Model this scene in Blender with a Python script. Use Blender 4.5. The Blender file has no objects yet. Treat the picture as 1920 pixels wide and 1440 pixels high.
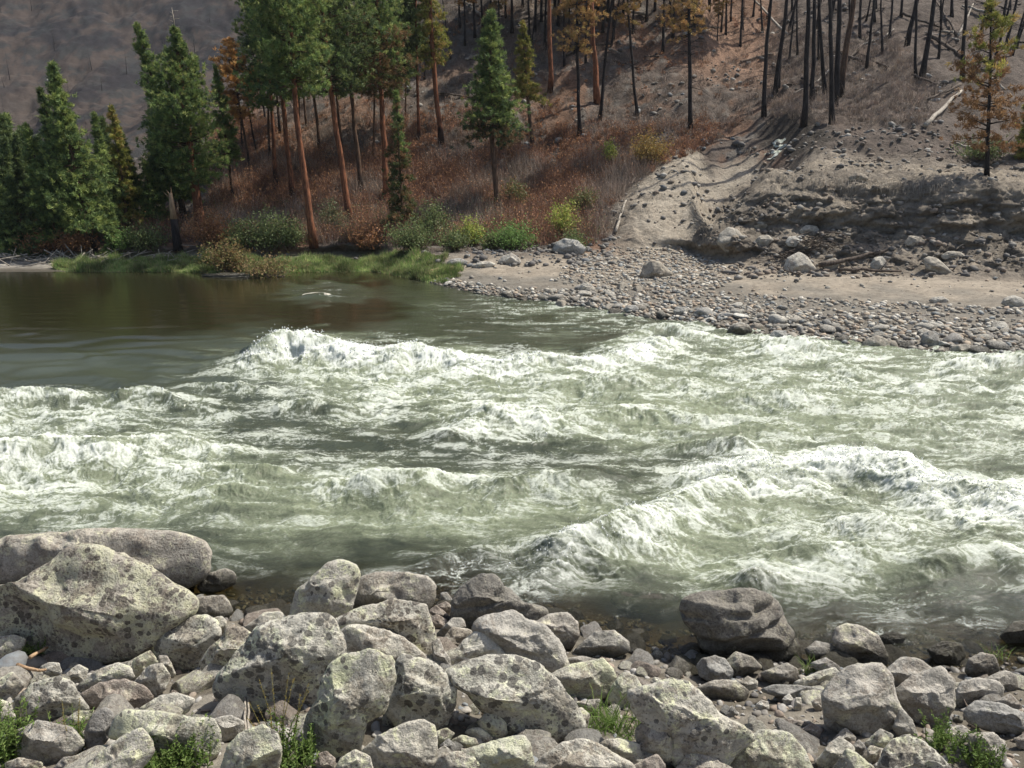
import bpy, bmesh, math, random
import numpy as np
from mathutils import Vector, Matrix
from mathutils.bvhtree import BVHTree

random.seed(7)
RS = np.random.RandomState(11)
R = math.radians
scene = bpy.context.scene
COL = scene.collection

# ---------------------------------------------------------------- camera
CAMH, PITCH, FPX = 6.5, R(15.5), 1442.0          # eye above the water, tilt down, focal length in photo pixels (1920 wide)
cam_d = bpy.data.cameras.new('camera')
cam_d.sensor_width = 36.0
cam_d.lens = FPX / 1920.0 * 36.0
cam_d.clip_start, cam_d.clip_end = 0.1, 3000.0
cam = bpy.data.objects.new('camera', cam_d)
COL.objects.link(cam)
cam.location = (0, 0, CAMH)
cam.rotation_euler = (math.pi / 2 - PITCH, 0, 0)
scene.camera = cam

# ---------------------------------------------------------------- world, sun, exposure
SUN_AZ, SUN_EL = R(69), R(58)                     # azimuth from +Y towards +X
world = bpy.data.worlds.new('World')
scene.world = world
world.use_nodes = True
wn = world.node_tree
bg = wn.nodes['Background']
sky = wn.nodes.new('ShaderNodeTexSky')
sky.sky_type = 'NISHITA'
sky.sun_disc = False
sky.sun_elevation = SUN_EL
sky.sun_rotation = SUN_AZ
sky.air_density, sky.dust_density, sky.ozone_density = 1.0, 2.5, 1.0
wn.links.new(sky.outputs[0], bg.inputs[0])
bg.inputs[1].default_value = 0.11
sun_d = bpy.data.lights.new('sun', 'SUN')
sun_d.energy, sun_d.angle, sun_d.color = 5.0, R(0.6), (1.0, 0.95, 0.86)
sun = bpy.data.objects.new('sun', sun_d)
COL.objects.link(sun)
SUNV = Vector((math.cos(SUN_EL) * math.sin(SUN_AZ), math.cos(SUN_EL) * math.cos(SUN_AZ), math.sin(SUN_EL)))
sun.rotation_euler = SUNV.to_track_quat('Z', 'Y').to_euler()
sun.location = (20, 20, 60)
scene.view_settings.view_transform = 'Standard'
scene.view_settings.look = 'None'
scene.view_settings.exposure = 0.38
scene.view_settings.gamma = 1.0
scene.cycles.max_bounces = 6
scene.cycles.transparent_max_bounces = 12
scene.cycles.sample_clamp_indirect = 4.0

# ---------------------------------------------------------------- pixel <-> world (photo pixels, 1920x1440)
cp, sp = math.cos(PITCH), math.sin(PITCH)
def rays(px, py):
    px = np.asarray(px, float); py = np.asarray(py, float)
    u = (px - 960) / FPX; v = (720 - py) / FPX
    return np.stack([u, cp + v * sp, -sp + v * cp], -1)
def at(px, py, Y):
    d = rays(px, py)
    t = np.asarray(Y) / d[..., 1]
    return d * t[..., None] + np.array([0, 0, CAMH])
def atz(px, py, z):
    d = rays(px, py)
    t = (z - CAMH) / d[..., 2]
    return d * t[..., None] + np.array([0, 0, CAMH])
def proj(P):
    P = np.asarray(P, float)
    x = P[..., 0]; y = P[..., 1]; z = P[..., 2] - CAMH
    dep = y * cp - z * sp
    dep = np.where(np.abs(dep) < 1e-3, 1e-3, dep)
    return 960 + FPX * x / dep, 720 - FPX * (y * sp + z * cp) / dep

# ---------------------------------------------------------------- noise
_p = np.random.RandomState(3).permutation(512).astype(np.int64)
_g2 = np.stack([np.cos(np.arange(512) * 2.399963), np.sin(np.arange(512) * 2.399963)], -1)
_g3 = np.random.RandomState(5).normal(size=(512, 3)); _g3 /= np.linalg.norm(_g3, axis=1)[:, None]
def _h(a, b): return _p[(_p[a & 511] + b) & 511]
def n2(x, y, s=0):
    x = np.asarray(x, float) + s * 17.13; y = np.asarray(y, float) - s * 9.71
    xi = np.floor(x).astype(np.int64); yi = np.floor(y).astype(np.int64)
    fx = x - xi; fy = y - yi
    u = fx * fx * fx * (fx * (fx * 6 - 15) + 10); v = fy * fy * fy * (fy * (fy * 6 - 15) + 10)
    def g(i, j):
        k = _h(xi + i, yi + j)
        return _g2[k, 0] * (fx - i) + _g2[k, 1] * (fy - j)
    a = g(0, 0); b = g(1, 0); c = g(0, 1); d = g(1, 1)
    return ((a + (b - a) * u) * (1 - v) + (c + (d - c) * u) * v) * 1.5
def n3(P, s=0):
    P = np.asarray(P, float) + np.array([s * 13.7, s * 5.3, -s * 7.9])
    I = np.floor(P).astype(np.int64); Fr = P - I
    W = Fr * Fr * Fr * (Fr * (Fr * 6 - 15) + 10)
    out = 0
    for i in (0, 1):
        wx = W[:, 0] if i else 1 - W[:, 0]
        for j in (0, 1):
            wy = W[:, 1] if j else 1 - W[:, 1]
            for k in (0, 1):
                wz = W[:, 2] if k else 1 - W[:, 2]
                h = _p[(_h(I[:, 0] + i, I[:, 1] + j) + I[:, 2] + k) & 511]
                G = _g3[h]
                out = out + wx * wy * wz * (G[:, 0] * (Fr[:, 0] - i) + G[:, 1] * (Fr[:, 1] - j) + G[:, 2] * (Fr[:, 2] - k))
    return out * 1.5
def fbm2(x, y, o=4, s=0, g=0.5):
    r = 0; a = 1.0
    for i in range(o):
        r = r + a * n2(x, y, s + i); x = x * 2.03; y = y * 2.03; a *= g
    return r
def fbm3(P, o=4, s=0, g=0.5):
    r = 0; a = 1.0
    for i in range(o):
        r = r + a * n3(P, s + i); P = P * 2.03; a *= g
    return r
def sst(a, b, x):
    t = np.clip((x - a) / (b - a), 0, 1)
    return t * t * (3 - 2 * t)

# ---------------------------------------------------------------- mesh and object helpers
def np_mesh(name, V, F, mat=None, smooth=True, attrs=None):
    """V (n,3); F (m,k) int array with one k; attrs {name: (n,) or (n,3)}"""
    me = bpy.data.meshes.new(name)
    V = np.ascontiguousarray(V, np.float32); F = np.ascontiguousarray(F, np.int32)
    m, k = F.shape
    me.vertices.add(len(V)); me.vertices.foreach_set('co', V.ravel())
    me.loops.add(m * k); me.loops.foreach_set('vertex_index', F.ravel())
    me.polygons.add(m)
    me.polygons.foreach_set('loop_start', np.arange(0, m * k, k, dtype=np.int32))
    me.polygons.foreach_set('loop_total', np.full(m, k, np.int32))
    if smooth: me.polygons.foreach_set('use_smooth', np.ones(m, bool))
    for an, av in (attrs or {}).items():
        av = np.asarray(av, np.float32)
        if av.ndim == 1:
            a = me.attributes.new(an, 'FLOAT', 'POINT'); a.data.foreach_set('value', np.ascontiguousarray(av))
        else:
            c = np.ones((len(V), 4), np.float32); c[:, :3] = av
            a = me.attributes.new(an, 'FLOAT_COLOR', 'POINT'); a.data.foreach_set('color', c.ravel())
    me.update(calc_edges=True)
    if mat: me.materials.append(mat)
    return me
def link(name, data, parent=None, loc=None):
    o = bpy.data.objects.new(name, data); COL.objects.link(o)
    if loc is not None: o.location = loc
    if parent: o.parent = parent
    return o
def tag(o, label=None, cat=None, group=None, kind=None):
    if label: o['label'] = label
    if cat: o['category'] = cat
    if group: o['group'] = group
    if kind: o['kind'] = kind
    return o
def grid_faces(nr, nc):
    i = np.arange(nr * nc).reshape(nr, nc)
    return np.stack([i[:-1, :-1], i[:-1, 1:], i[1:, 1:], i[1:, :-1]], -1).reshape(-1, 4)
def bez_interp(a, n):
    """Catmull-Rom along axis 0 of control array to n samples"""
    m = a.shape[0]; t = np.linspace(0, m - 1, n); i = np.clip(t.astype(int), 0, m - 2); f = (t - i)
    f = f.reshape((-1,) + (1,) * (a.ndim - 1))
    p0 = a[np.clip(i - 1, 0, m - 1)]; p1 = a[i]; p2 = a[i + 1]; p3 = a[np.clip(i + 2, 0, m - 1)]
    m1 = (p2 - p0) * 0.42; m2 = (p3 - p1) * 0.42
    return (2*f**3 - 3*f**2 + 1)*p1 + (f**3 - 2*f**2 + f)*m1 + (-2*f**3 + 3*f**2)*p2 + (f**3 - f**2)*m2
def ico(n):
    bm = bmesh.new(); bmesh.ops.create_icosphere(bm, subdivisions=n, radius=1.0)
    v = np.array([x.co[:] for x in bm.verts]); f = np.array([[y.index for y in x.verts] for x in bm.faces]); bm.free()
    return v, f
ICO = {n: ico(n) for n in (1, 2, 3, 4, 5, 6)}
def tube(pts, rad, sides=7, seed=0, rough=0.0):
    """tapered tube through pts; returns V,F quads"""
    pts = np.asarray(pts, float); rad = np.asarray(rad, float); n = len(pts)
    T = np.gradient(pts, axis=0); T /= np.linalg.norm(T, axis=1)[:, None] + 1e-9
    ref = np.array([0.31, 0.9, 0.1]) if abs(T[0, 2]) > .8 else np.array([0, 0, 1.0])
    A = np.cross(T, ref); A /= np.linalg.norm(A, axis=1)[:, None] + 1e-9; B = np.cross(T, A)
    th = np.arange(sides) / sides * 2 * math.pi
    rr = rad[:, None] * np.ones(sides)[None]
    if rough:
        rr = rr * (1 + rough * np.random.RandomState(seed).uniform(-1, 1, rr.shape))
    V = pts[:, None] + rr[..., None] * (np.cos(th)[None, :, None] * A[:, None] + np.sin(th)[None, :, None] * B[:, None])
    V = V.reshape(-1, 3)
    i = np.arange(n * sides).reshape(n, sides); j = np.roll(i, -1, axis=1)
    F = np.stack([i[:-1], j[:-1], j[1:], i[1:]], -1).reshape(-1, 4)
    # end caps: the ends collapse to a point ring
    V = np.concatenate([V, pts[[0]], pts[[-1]]]); c0, c1 = n * sides, n * sides + 1
    capa = np.stack([np.full(sides, c0), j[0], i[0], np.full(sides, c0)], -1)[:, [0, 1, 2]]
    capb = np.stack([np.full(sides, c1), i[-1], j[-1]], -1)
    return V, F, capa, capb
class Bag:
    """collects quads and tris into triangle arrays"""
    def __init__(s): s.V = []; s.F = []; s.A = []; s.n = 0
    def add(s, V, F, a=None):
        V = np.asarray(V, float); F = np.asarray(F)
        if F.shape[1] == 4: F = np.concatenate([F[:, [0, 1, 2]], F[:, [0, 2, 3]]])
        s.V.append(V); s.F.append(F + s.n); s.n += len(V)
        if a is not None:
            a = np.asarray(a, float)
            s.A.append(np.broadcast_to(a, (len(V), 3)) if a.ndim == 1 else a)
    def tube(s, pts, rad, sides=6, a=None, rough=0.0, seed=0):
        V, F, ca, cb = tube(pts, rad, sides, seed, rough)
        F = np.concatenate([F[:, [0, 1, 2]], F[:, [0, 2, 3]], ca, cb])
        s.add(V, F, a)
    def mesh(s, name, mat, smooth=True):
        V = np.concatenate(s.V); F = np.concatenate(s.F)
        at_ = {'tint': np.concatenate(s.A)} if s.A else None
        return np_mesh(name, V, F, mat, smooth, at_)
def blades(C, D, L, Wd, rs):
    """triangles at C pointing along D with length L and half width Wd. returns V,F"""
    n = len(C)
    r = rs.normal(size=(n, 3)); S = np.cross(D, r); S /= np.linalg.norm(S, axis=1)[:, None] + 1e-9
    L = np.asarray(L).reshape(-1, 1) * np.ones((n, 1)); Wd = np.asarray(Wd).reshape(-1, 1) * np.ones((n, 1))
    V = np.stack([C + S * Wd, C - S * Wd, C + D * L], 1).reshape(-1, 3)
    return V, np.arange(n * 3).reshape(n, 3)

# ---------------------------------------------------------------- material helpers
class NT:
    def __init__(s, name):
        s.m = bpy.data.materials.new(name); s.m.use_nodes = True
        s.t = s.m.node_tree; s.t.nodes.clear()
        s.out = s.t.nodes.new('ShaderNodeOutputMaterial')
    def n(s, typ, **kw):
        nd = s.t.nodes.new(typ)
        for k, v in kw.items(): setattr(nd, k, v)
        return nd
    def l(s, a, b): s.t.links.new(a, b)
    def val(s, sock, v):
        if isinstance(v, (int, float)): sock.default_value = v
        elif isinstance(v, (tuple, list)): sock.default_value = tuple(v) + ((1,) if len(v) == 3 and len(sock.default_value) == 4 else ())
        else: s.l(v, sock)
    def noise(s, vec, scale, detail=4, rough=0.55, dist=0.0, out=0):
        nd = s.n('ShaderNodeTexNoise'); s.val(nd.inputs['Scale'], scale)
        nd.inputs['Detail'].default_value = detail; nd.inputs['Roughness'].default_value = rough; nd.inputs['Distortion'].default_value = dist
        if vec is not None: s.l(vec, nd.inputs['Vector'])
        return nd.outputs[out]
    def voro(s, vec, scale, feature='F1', out='Distance', rand=1.0):
        nd = s.n('ShaderNodeTexVoronoi', feature=feature); s.val(nd.inputs['Scale'], scale)
        nd.inputs['Randomness'].default_value = rand
        s.l(vec, nd.inputs['Vector'])
        return nd.outputs[out]
    def math(s, op, a, b=0.0, c=0.0, clamp=False):
        nd = s.n('ShaderNodeMath', operation=op); nd.use_clamp = clamp
        s.val(nd.inputs[0], a); s.val(nd.inputs[1], b); s.val(nd.inputs[2], c); return nd.outputs[0]
    def mr(s, x, a, b, c=0.0, d=1.0):
        nd = s.n('ShaderNodeMapRange', interpolation_type='SMOOTHSTEP'); s.val(nd.inputs[0], x)
        for i, v in ((1, a), (2, b), (3, c), (4, d)): s.val(nd.inputs[i], v)
        return nd.outputs[0]
    def mix(s, f, a, b, mode='MIX'):
        nd = s.n('ShaderNodeMix', data_type='RGBA', blend_type=mode); s.val(nd.inputs[0], f)
        s.val(nd.inputs[6], a); s.val(nd.inputs[7], b); return nd.outputs[2]
    def bump(s, h, strength=0.5, dist=0.02, nrm=None):
        nd = s.n('ShaderNodeBump'); nd.inputs['Strength'].default_value = strength; nd.inputs['Distance'].default_value = dist
        s.l(h, nd.inputs['Height'])
        if nrm is not None: s.l(nrm, nd.inputs['Normal'])
        return nd.outputs[0]
    def attr(s, name, out='Fac'):
        nd = s.n('ShaderNodeAttribute'); nd.attribute_name = name; return nd.outputs[out]
    def pbsdf(s, col, rough=0.8, nrm=None, spec=0.3, **kw):
        nd = s.n('ShaderNodeBsdfPrincipled'); s.val(nd.inputs['Base Color'], col); s.val(nd.inputs['Roughness'], rough)
        nd.inputs['Specular IOR Level'].default_value = spec
        if nrm is not None: s.l(nrm, nd.inputs['Normal'])
        for k, v in kw.items(): s.val(nd.inputs[k], v)
        return nd.outputs[0]
    def done(s, sh): s.l(sh, s.out.inputs[0]); return s.m
    def objco(s):
        """object coordinates shifted per object"""
        tc = s.n('ShaderNodeTexCoord'); oi = s.n('ShaderNodeObjectInfo')
        mu = s.math('MULTIPLY', oi.outputs['Random'], 57.0)
        va = s.n('ShaderNodeVectorMath', operation='ADD'); s.l(tc.outputs['Object'], va.inputs[0]); s.l(mu, va.inputs[1])
        return va.outputs[0], oi.outputs['Random']
# ================================================================ materials
def mat_rock(name, c1, c2, lich, lich_amt, dark, dark_amt, spot_scale=9.0, moss=0.0, rough=0.85, wetline=False):
    t = NT(name); co, rnd = t.objco()
    big = t.noise(co, 1.7, 6, 0.62); mid = t.noise(co, 6.5, 6, 0.68); fine = t.noise(co, 34, 5, 0.7)
    base = t.mix(t.mr(big, 0.32, 0.68), c1, c2)
    base = t.mix(t.mr(mid, 0.46, 0.60, 0.0, 0.7), base, tuple(x * 0.5 for x in c1))
    # crust lichen in mottled patches
    lm = t.mr(t.noise(co, 3.6, 8, 0.78, 0.3), 0.585 - lich_amt * 0.17, 0.61 - lich_amt * 0.15)
    lcol = t.mix(t.mr(t.noise(co, 11, 3), 0.4, 0.62), lich, tuple(min(1, x * 1.3) for x in lich[:2]) + (lich[2] * 1.15,))
    base = t.mix(t.math('MULTIPLY', lm, 0.85), base, lcol)
    # brown weathered bare patches
    bm_ = t.mr(t.noise(co, 2.6, 8, 0.8, 0.4), 0.525, 0.56)
    base = t.mix(t.math('MULTIPLY', bm_, 0.8), base, tuple(x * 0.42 for x in (c2[0] * 1.0, c2[1] * 0.88, c2[2] * 0.8)))
    # dark lichen rosettes, clustered
    vd = t.voro(co, spot_scale, rand=1.0)
    vn = t.math('ADD', vd, t.math('MULTIPLY', t.noise(co, 30, 3), 0.35))
    cl = t.noise(co, 1.6, 4, 0.6)
    th = t.mr(cl, 0.60 - dark_amt * 0.34, 0.74 - dark_amt * 0.24, 0.10, 0.56 if dark_amt > .01 else 0.1)
    dm = t.math('MULTIPLY', t.math('LESS_THAN', vn, th), 0.92)
    base = t.mix(dm, base, dark)
    vd2 = t.voro(co, spot_scale * 2.7, rand=1.0)
    dm2 = t.math('LESS_THAN', t.math('ADD', vd2, t.math('MULTIPLY', fine, 0.3)), t.mr(t.noise(co, 2.6, 5, 0.7), 0.54 - dark_amt * 0.2, 0.66 - dark_amt * 0.1, 0.1, 0.55 if dark_amt > .01 else .1))
    base = t.mix(t.math('MULTIPLY', dm2, 0.8), base, tuple(x * 1.6 for x in dark))
    if moss:
        mm = t.mr(t.noise(co, 1.3, 5, 0.6), 0.66 - moss * 0.2, 0.74 - moss * 0.15)
        base = t.mix(mm, base, (0.10, 0.11, 0.025))
    base = t.mix(t.mr(fine, 0.3, 0.75, 0.0, 0.28), base, (0.6, 0.58, 0.5))
    base = t.mix(t.math('MULTIPLY', t.mr(fine, 0.50, 0.36), 0.38), base, (0.05, 0.045, 0.04))
    base = t.mix(0.16, base, t.mix(rnd, (0.24, 0.19, 0.15), (0.5, 0.5, 0.46)))
    rg = rough
    if wetline:
        ge = t.n('ShaderNodeNewGeometry'); sx = t.n('ShaderNodeSeparateXYZ'); t.l(ge.outputs['Position'], sx.inputs[0])
        w = t.math('ADD', sx.outputs[2], t.math('MULTIPLY', t.noise(co, 3.0, 4), -0.25))
        wet = t.mr(w, 0.02, 0.36, 1.0, 0.0)
        base = t.mix(t.math('MULTIPLY', wet, 0.85), base, (0.035, 0.032, 0.022))
        rg = t.mr(wet, 0.0, 1.0, rough, 0.22)
    cr = t.voro(co, 2.2, 'DISTANCE_TO_EDGE')
    crk = t.mr(t.math('ADD', cr, t.math('MULTIPLY', mid, 0.12)), 0.045, 0.085)
    h = t.math('ADD', t.math('MULTIPLY', mid, 1.0), t.math('MULTIPLY', fine, 0.35))
    h = t.math('ADD', h, t.math('MULTIPLY', t.noise(co, 90, 3), 0.12))
    h = t.math('ADD', h, t.math('MULTIPLY', crk, 0.05))
    return t.done(t.pbsdf(base, rg, t.bump(h, 1.0, 0.07), 0.25))

M = {}
M['lichen'] = mat_rock('lichen_boulder_rock', (0.504, 0.479, 0.409), (0.590, 0.553, 0.454), (0.628, 0.636, 0.438), 0.45, (0.034, 0.028, 0.024), 0.45)
M['spotted'] = mat_rock('spotted_boulder_rock', (0.504, 0.479, 0.409), (0.581, 0.563, 0.463), (0.631, 0.640, 0.467), 0.35, (0.027, 0.022, 0.019), 0.95, 8.0)
M['pale'] = mat_rock('pale_boulder_rock', (0.633, 0.605, 0.520), (0.556, 0.529, 0.448), (0.694, 0.674, 0.543), 0.35, (0.058, 0.050, 0.045), 0.02)
M['crust'] = mat_rock('brown_crusted_rock', (0.30, 0.275, 0.235), (0.40, 0.37, 0.31), (0.50, 0.50, 0.37), 0.75, (0.035, 0.03, 0.026), 0.7)
M['green'] = mat_rock('green_crusted_rock', (0.481, 0.465, 0.386), (0.522, 0.507, 0.411), (0.555, 0.570, 0.404), 0.7, (0.058, 0.050, 0.046), 0.12)
M['brown'] = mat_rock('brown_weathered_rock', (0.374, 0.336, 0.284), (0.499, 0.456, 0.379), (0.574, 0.547, 0.415), 0.28, (0.048, 0.040, 0.035), 0.4, wetline=True)
M['grey'] = mat_rock('smooth_grey_rock', (0.392, 0.367, 0.321), (0.465, 0.430, 0.373), (0.528, 0.501, 0.405), 0.15, (0.098, 0.090, 0.078), 0.0, wetline=True)
M['mossy'] = mat_rock('mossy_lichen_rock', (0.430, 0.414, 0.349), (0.516, 0.500, 0.404), (0.564, 0.584, 0.380), 0.55, (0.034, 0.030, 0.024), 0.55, moss=0.35)
M['dark'] = mat_rock('dark_wet_rock', (0.088, 0.083, 0.065), (0.136, 0.123, 0.092), (0.154, 0.145, 0.096), 0.2, (0.030, 0.029, 0.020), 0.2, rough=0.35, wetline=True)
M['slate'] = mat_rock('dark_grey_rock', (0.222, 0.219, 0.207), (0.346, 0.336, 0.313), (0.385, 0.379, 0.341), 0.05, (0.101, 0.099, 0.094), 0.0, rough=0.6)
M['red'] = mat_rock('reddish_cobble_rock', (0.280, 0.225, 0.188), (0.367, 0.302, 0.251), (0.449, 0.405, 0.340), 0.05, (0.096, 0.081, 0.070), 0.0)
M['white'] = mat_rock('whitish_rock', (0.741, 0.721, 0.655), (0.635, 0.608, 0.538), (0.767, 0.756, 0.671), 0.1, (0.218, 0.207, 0.181), 0.0)
M['river'] = mat_rock('fluted_river_rock', (0.085, 0.077, 0.065), (0.19, 0.17, 0.135), (0.24, 0.22, 0.165), 0.2, (0.025, 0.022, 0.02), 0.6, rough=0.5, wetline=True)
M['mudrock'] = mat_rock('mud_caked_rock', (0.296, 0.260, 0.206), (0.371, 0.329, 0.263), (0.450, 0.416, 0.342), 0.1, (0.097, 0.085, 0.070), 0.0)
M['barrock'] = mat_rock('river_bar_rock', (0.417, 0.393, 0.345), (0.529, 0.493, 0.423), (0.633, 0.605, 0.520), 0.2, (0.118, 0.109, 0.096), 0.0, wetline=True)

def mat_stones(name, wet=True):
    t = NT(name); col = t.attr('tint', 'Color')
    ge = t.n('ShaderNodeNewGeometry'); pos = ge.outputs['Position']
    nz = t.noise(pos, 9, 5, 0.65)
    c = t.mix(t.mr(nz, 0.35, 0.7, 0.0, 0.6), col, (0.11, 0.095, 0.08))
    rg = 0.85
    if wet:
        sx = t.n('ShaderNodeSeparateXYZ'); t.l(pos, sx.inputs[0])
        w = t.mr(sx.outputs[2], 0.03, 0.2, 1.0, 0.0)
        c = t.mix(t.math('MULTIPLY', w, 0.65), c, (0.05, 0.043, 0.032)); rg = t.mr(w, 0, 1, 0.85, 0.3)
    return t.done(t.pbsdf(c, rg, t.bump(nz, 0.6, 0.03), 0.25))
M['stones'] = mat_stones('loose_stones')

def mat_bark(name, c1, c2, char=True, height=3.0):
    t = NT(name); co, rnd = t.objco(); tc = t.n('ShaderNodeTexCoord')
    mp = t.n('ShaderNodeMapping'); mp.inputs['Scale'].default_value = (9, 9, 1.6); t.l(co, mp.inputs[0])
    nz = t.noise(mp.outputs[0], 1.0, 5, 0.7)
    c = t.mix(t.mr(nz, 0.36, 0.62), c2, c1)
    c = t.mix(t.mr(t.noise(co, 0.9, 4), 0.5, 0.7, 0, 0.5), c, tuple(x * 0.5 for x in c2))
    if char:
        sx = t.n('ShaderNodeSeparateXYZ'); t.l(tc.outputs['Object'], sx.inputs[0])
        z = t.math('ADD', sx.outputs[2], t.math('MULTIPLY', t.noise(co, 1.2, 4), -height * 1.0))
        z = t.math('ADD', z, t.math('MULTIPLY', rnd, height * 0.8))
        c = t.mix(t.mr(z, 0.0, height * 0.5, 0.85, 0.0), c, (0.018, 0.016, 0.016))
    return t.done(t.pbsdf(c, 0.9, t.bump(nz, 0.8, 0.06), 0.15))
M['bark_orange'] = mat_bark('orange_pine_bark', (0.30, 0.125, 0.065), (0.10, 0.045, 0.028))
M['bark_brown'] = mat_bark('brown_pine_bark', (0.16, 0.10, 0.065), (0.06, 0.038, 0.028))
M['bark_burnt'] = mat_bark('charred_bark', (0.045, 0.038, 0.036), (0.016, 0.014, 0.014), False)
M['wood_grey'] = mat_bark('weathered_wood', (0.42, 0.38, 0.32), (0.22, 0.19, 0.155), False)
M['wood_tan'] = mat_bark('debarked_wood', (0.42, 0.29, 0.18), (0.26, 0.17, 0.10), False)
M['wood_dark'] = mat_bark('dark_driftwood', (0.15, 0.12, 0.095), (0.06, 0.048, 0.04), False)

def mat_leaf(name, transl=0.3, rough=0.6):
    t = NT(name); col = t.attr('tint', 'Color')
    ge = t.n('ShaderNodeNewGeometry')
    c = t.mix(t.mr(t.noise(ge.outputs['Position'], 1.3, 3), 0.35, 0.65, 0.0, 0.4), col, t.mix(1.0, col, (0.62, 0.7, 0.6), 'MULTIPLY'))
    d = t.pbsdf(c, rough, None, 0.25)
    tr = t.n('ShaderNodeBsdfTranslucent'); t.l(c, tr.inputs[0])
    mx = t.n('ShaderNodeMixShader'); mx.inputs[0].default_value = transl; t.l(d, mx.inputs[1]); t.l(tr.outputs[0], mx.inputs[2])
    return t.done(mx.outputs[0])
M['needles'] = mat_leaf('pine_needles', 0.34)
M['leaves'] = mat_leaf('leaves', 0.38)
M['twigs'] = mat_leaf('dry_twigs', 0.12, 0.85)

def mat_ground(name):
    t = NT(name); col = t.attr('ground', 'Color'); ge = t.n('ShaderNodeNewGeometry'); p = ge.outputs['Position']
    a = t.noise(p, 0.8, 8, 0.68, 0.4); b = t.noise(p, 4.2, 7, 0.72); f = t.noise(p, 19, 4, 0.7)
    c = t.mix(t.mr(a, 0.38, 0.64, 0.0, 0.5), col, t.mix(1.0, col, (0.5, 0.48, 0.46), 'MULTIPLY'))
    c = t.mix(t.mr(b, 0.5, 0.68, 0.0, 0.45), c, t.mix(1.0, col, (1.5, 1.5, 1.5), 'MULTIPLY'))
    c = t.mix(t.mr(b, 0.47, 0.36, 0.0, 0.5), c, (0.05, 0.042, 0.036))
    rs_ = t.attr('rough')
    h = t.math('ADD', t.math('MULTIPLY', a, 1.2), t.math('ADD', t.math('MULTIPLY', b, 0.8), t.math('MULTIPLY', f, 0.25)))
    h = t.math('MULTIPLY', h, rs_)
    sx = t.n('ShaderNodeSeparateXYZ'); t.l(p, sx.inputs[0])
    w = t.mr(sx.outputs[2], 0.02, 0.12, 1.0, 0.0)
    c = t.mix(t.math('MULTIPLY', w, 0.6), c, (0.045, 0.038, 0.025))
    return t.done(t.pbsdf(c, t.mr(w, 0, 1, 0.95, 0.4), t.bump(h, 1.0, 0.22), 0.15))
M['ground'] = mat_ground('bank_ground')

# ================================================================ far bank: control rows, each (photo row, Y in metres)
def Yz(py, z):                                   # Y where the sight line of a row meets height z
    d = rays(960, py); return (z - CAMH) / d[2] * d[1]
def col_nodes(wl, spec):
    y0 = Yz(wl, 0.0)
    # two hidden nodes under the water, then the waterline
    pts = []
    for dy, z in ((-6.0, -1.6), (-1.6, -0.35)):
        Yw = y0 + dy; v = -( (CAMH - z) * cp - Yw * sp) / (Yw * cp + (CAMH - z) * sp)
        pts.append((720 - FPX * v, Yw))
    pts.append((wl, y0))
    for s in spec:
        pts.append((s[0], Yz(s[0], -s[1]) if s[1] <= 0 else s[1]))
    return pts
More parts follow.
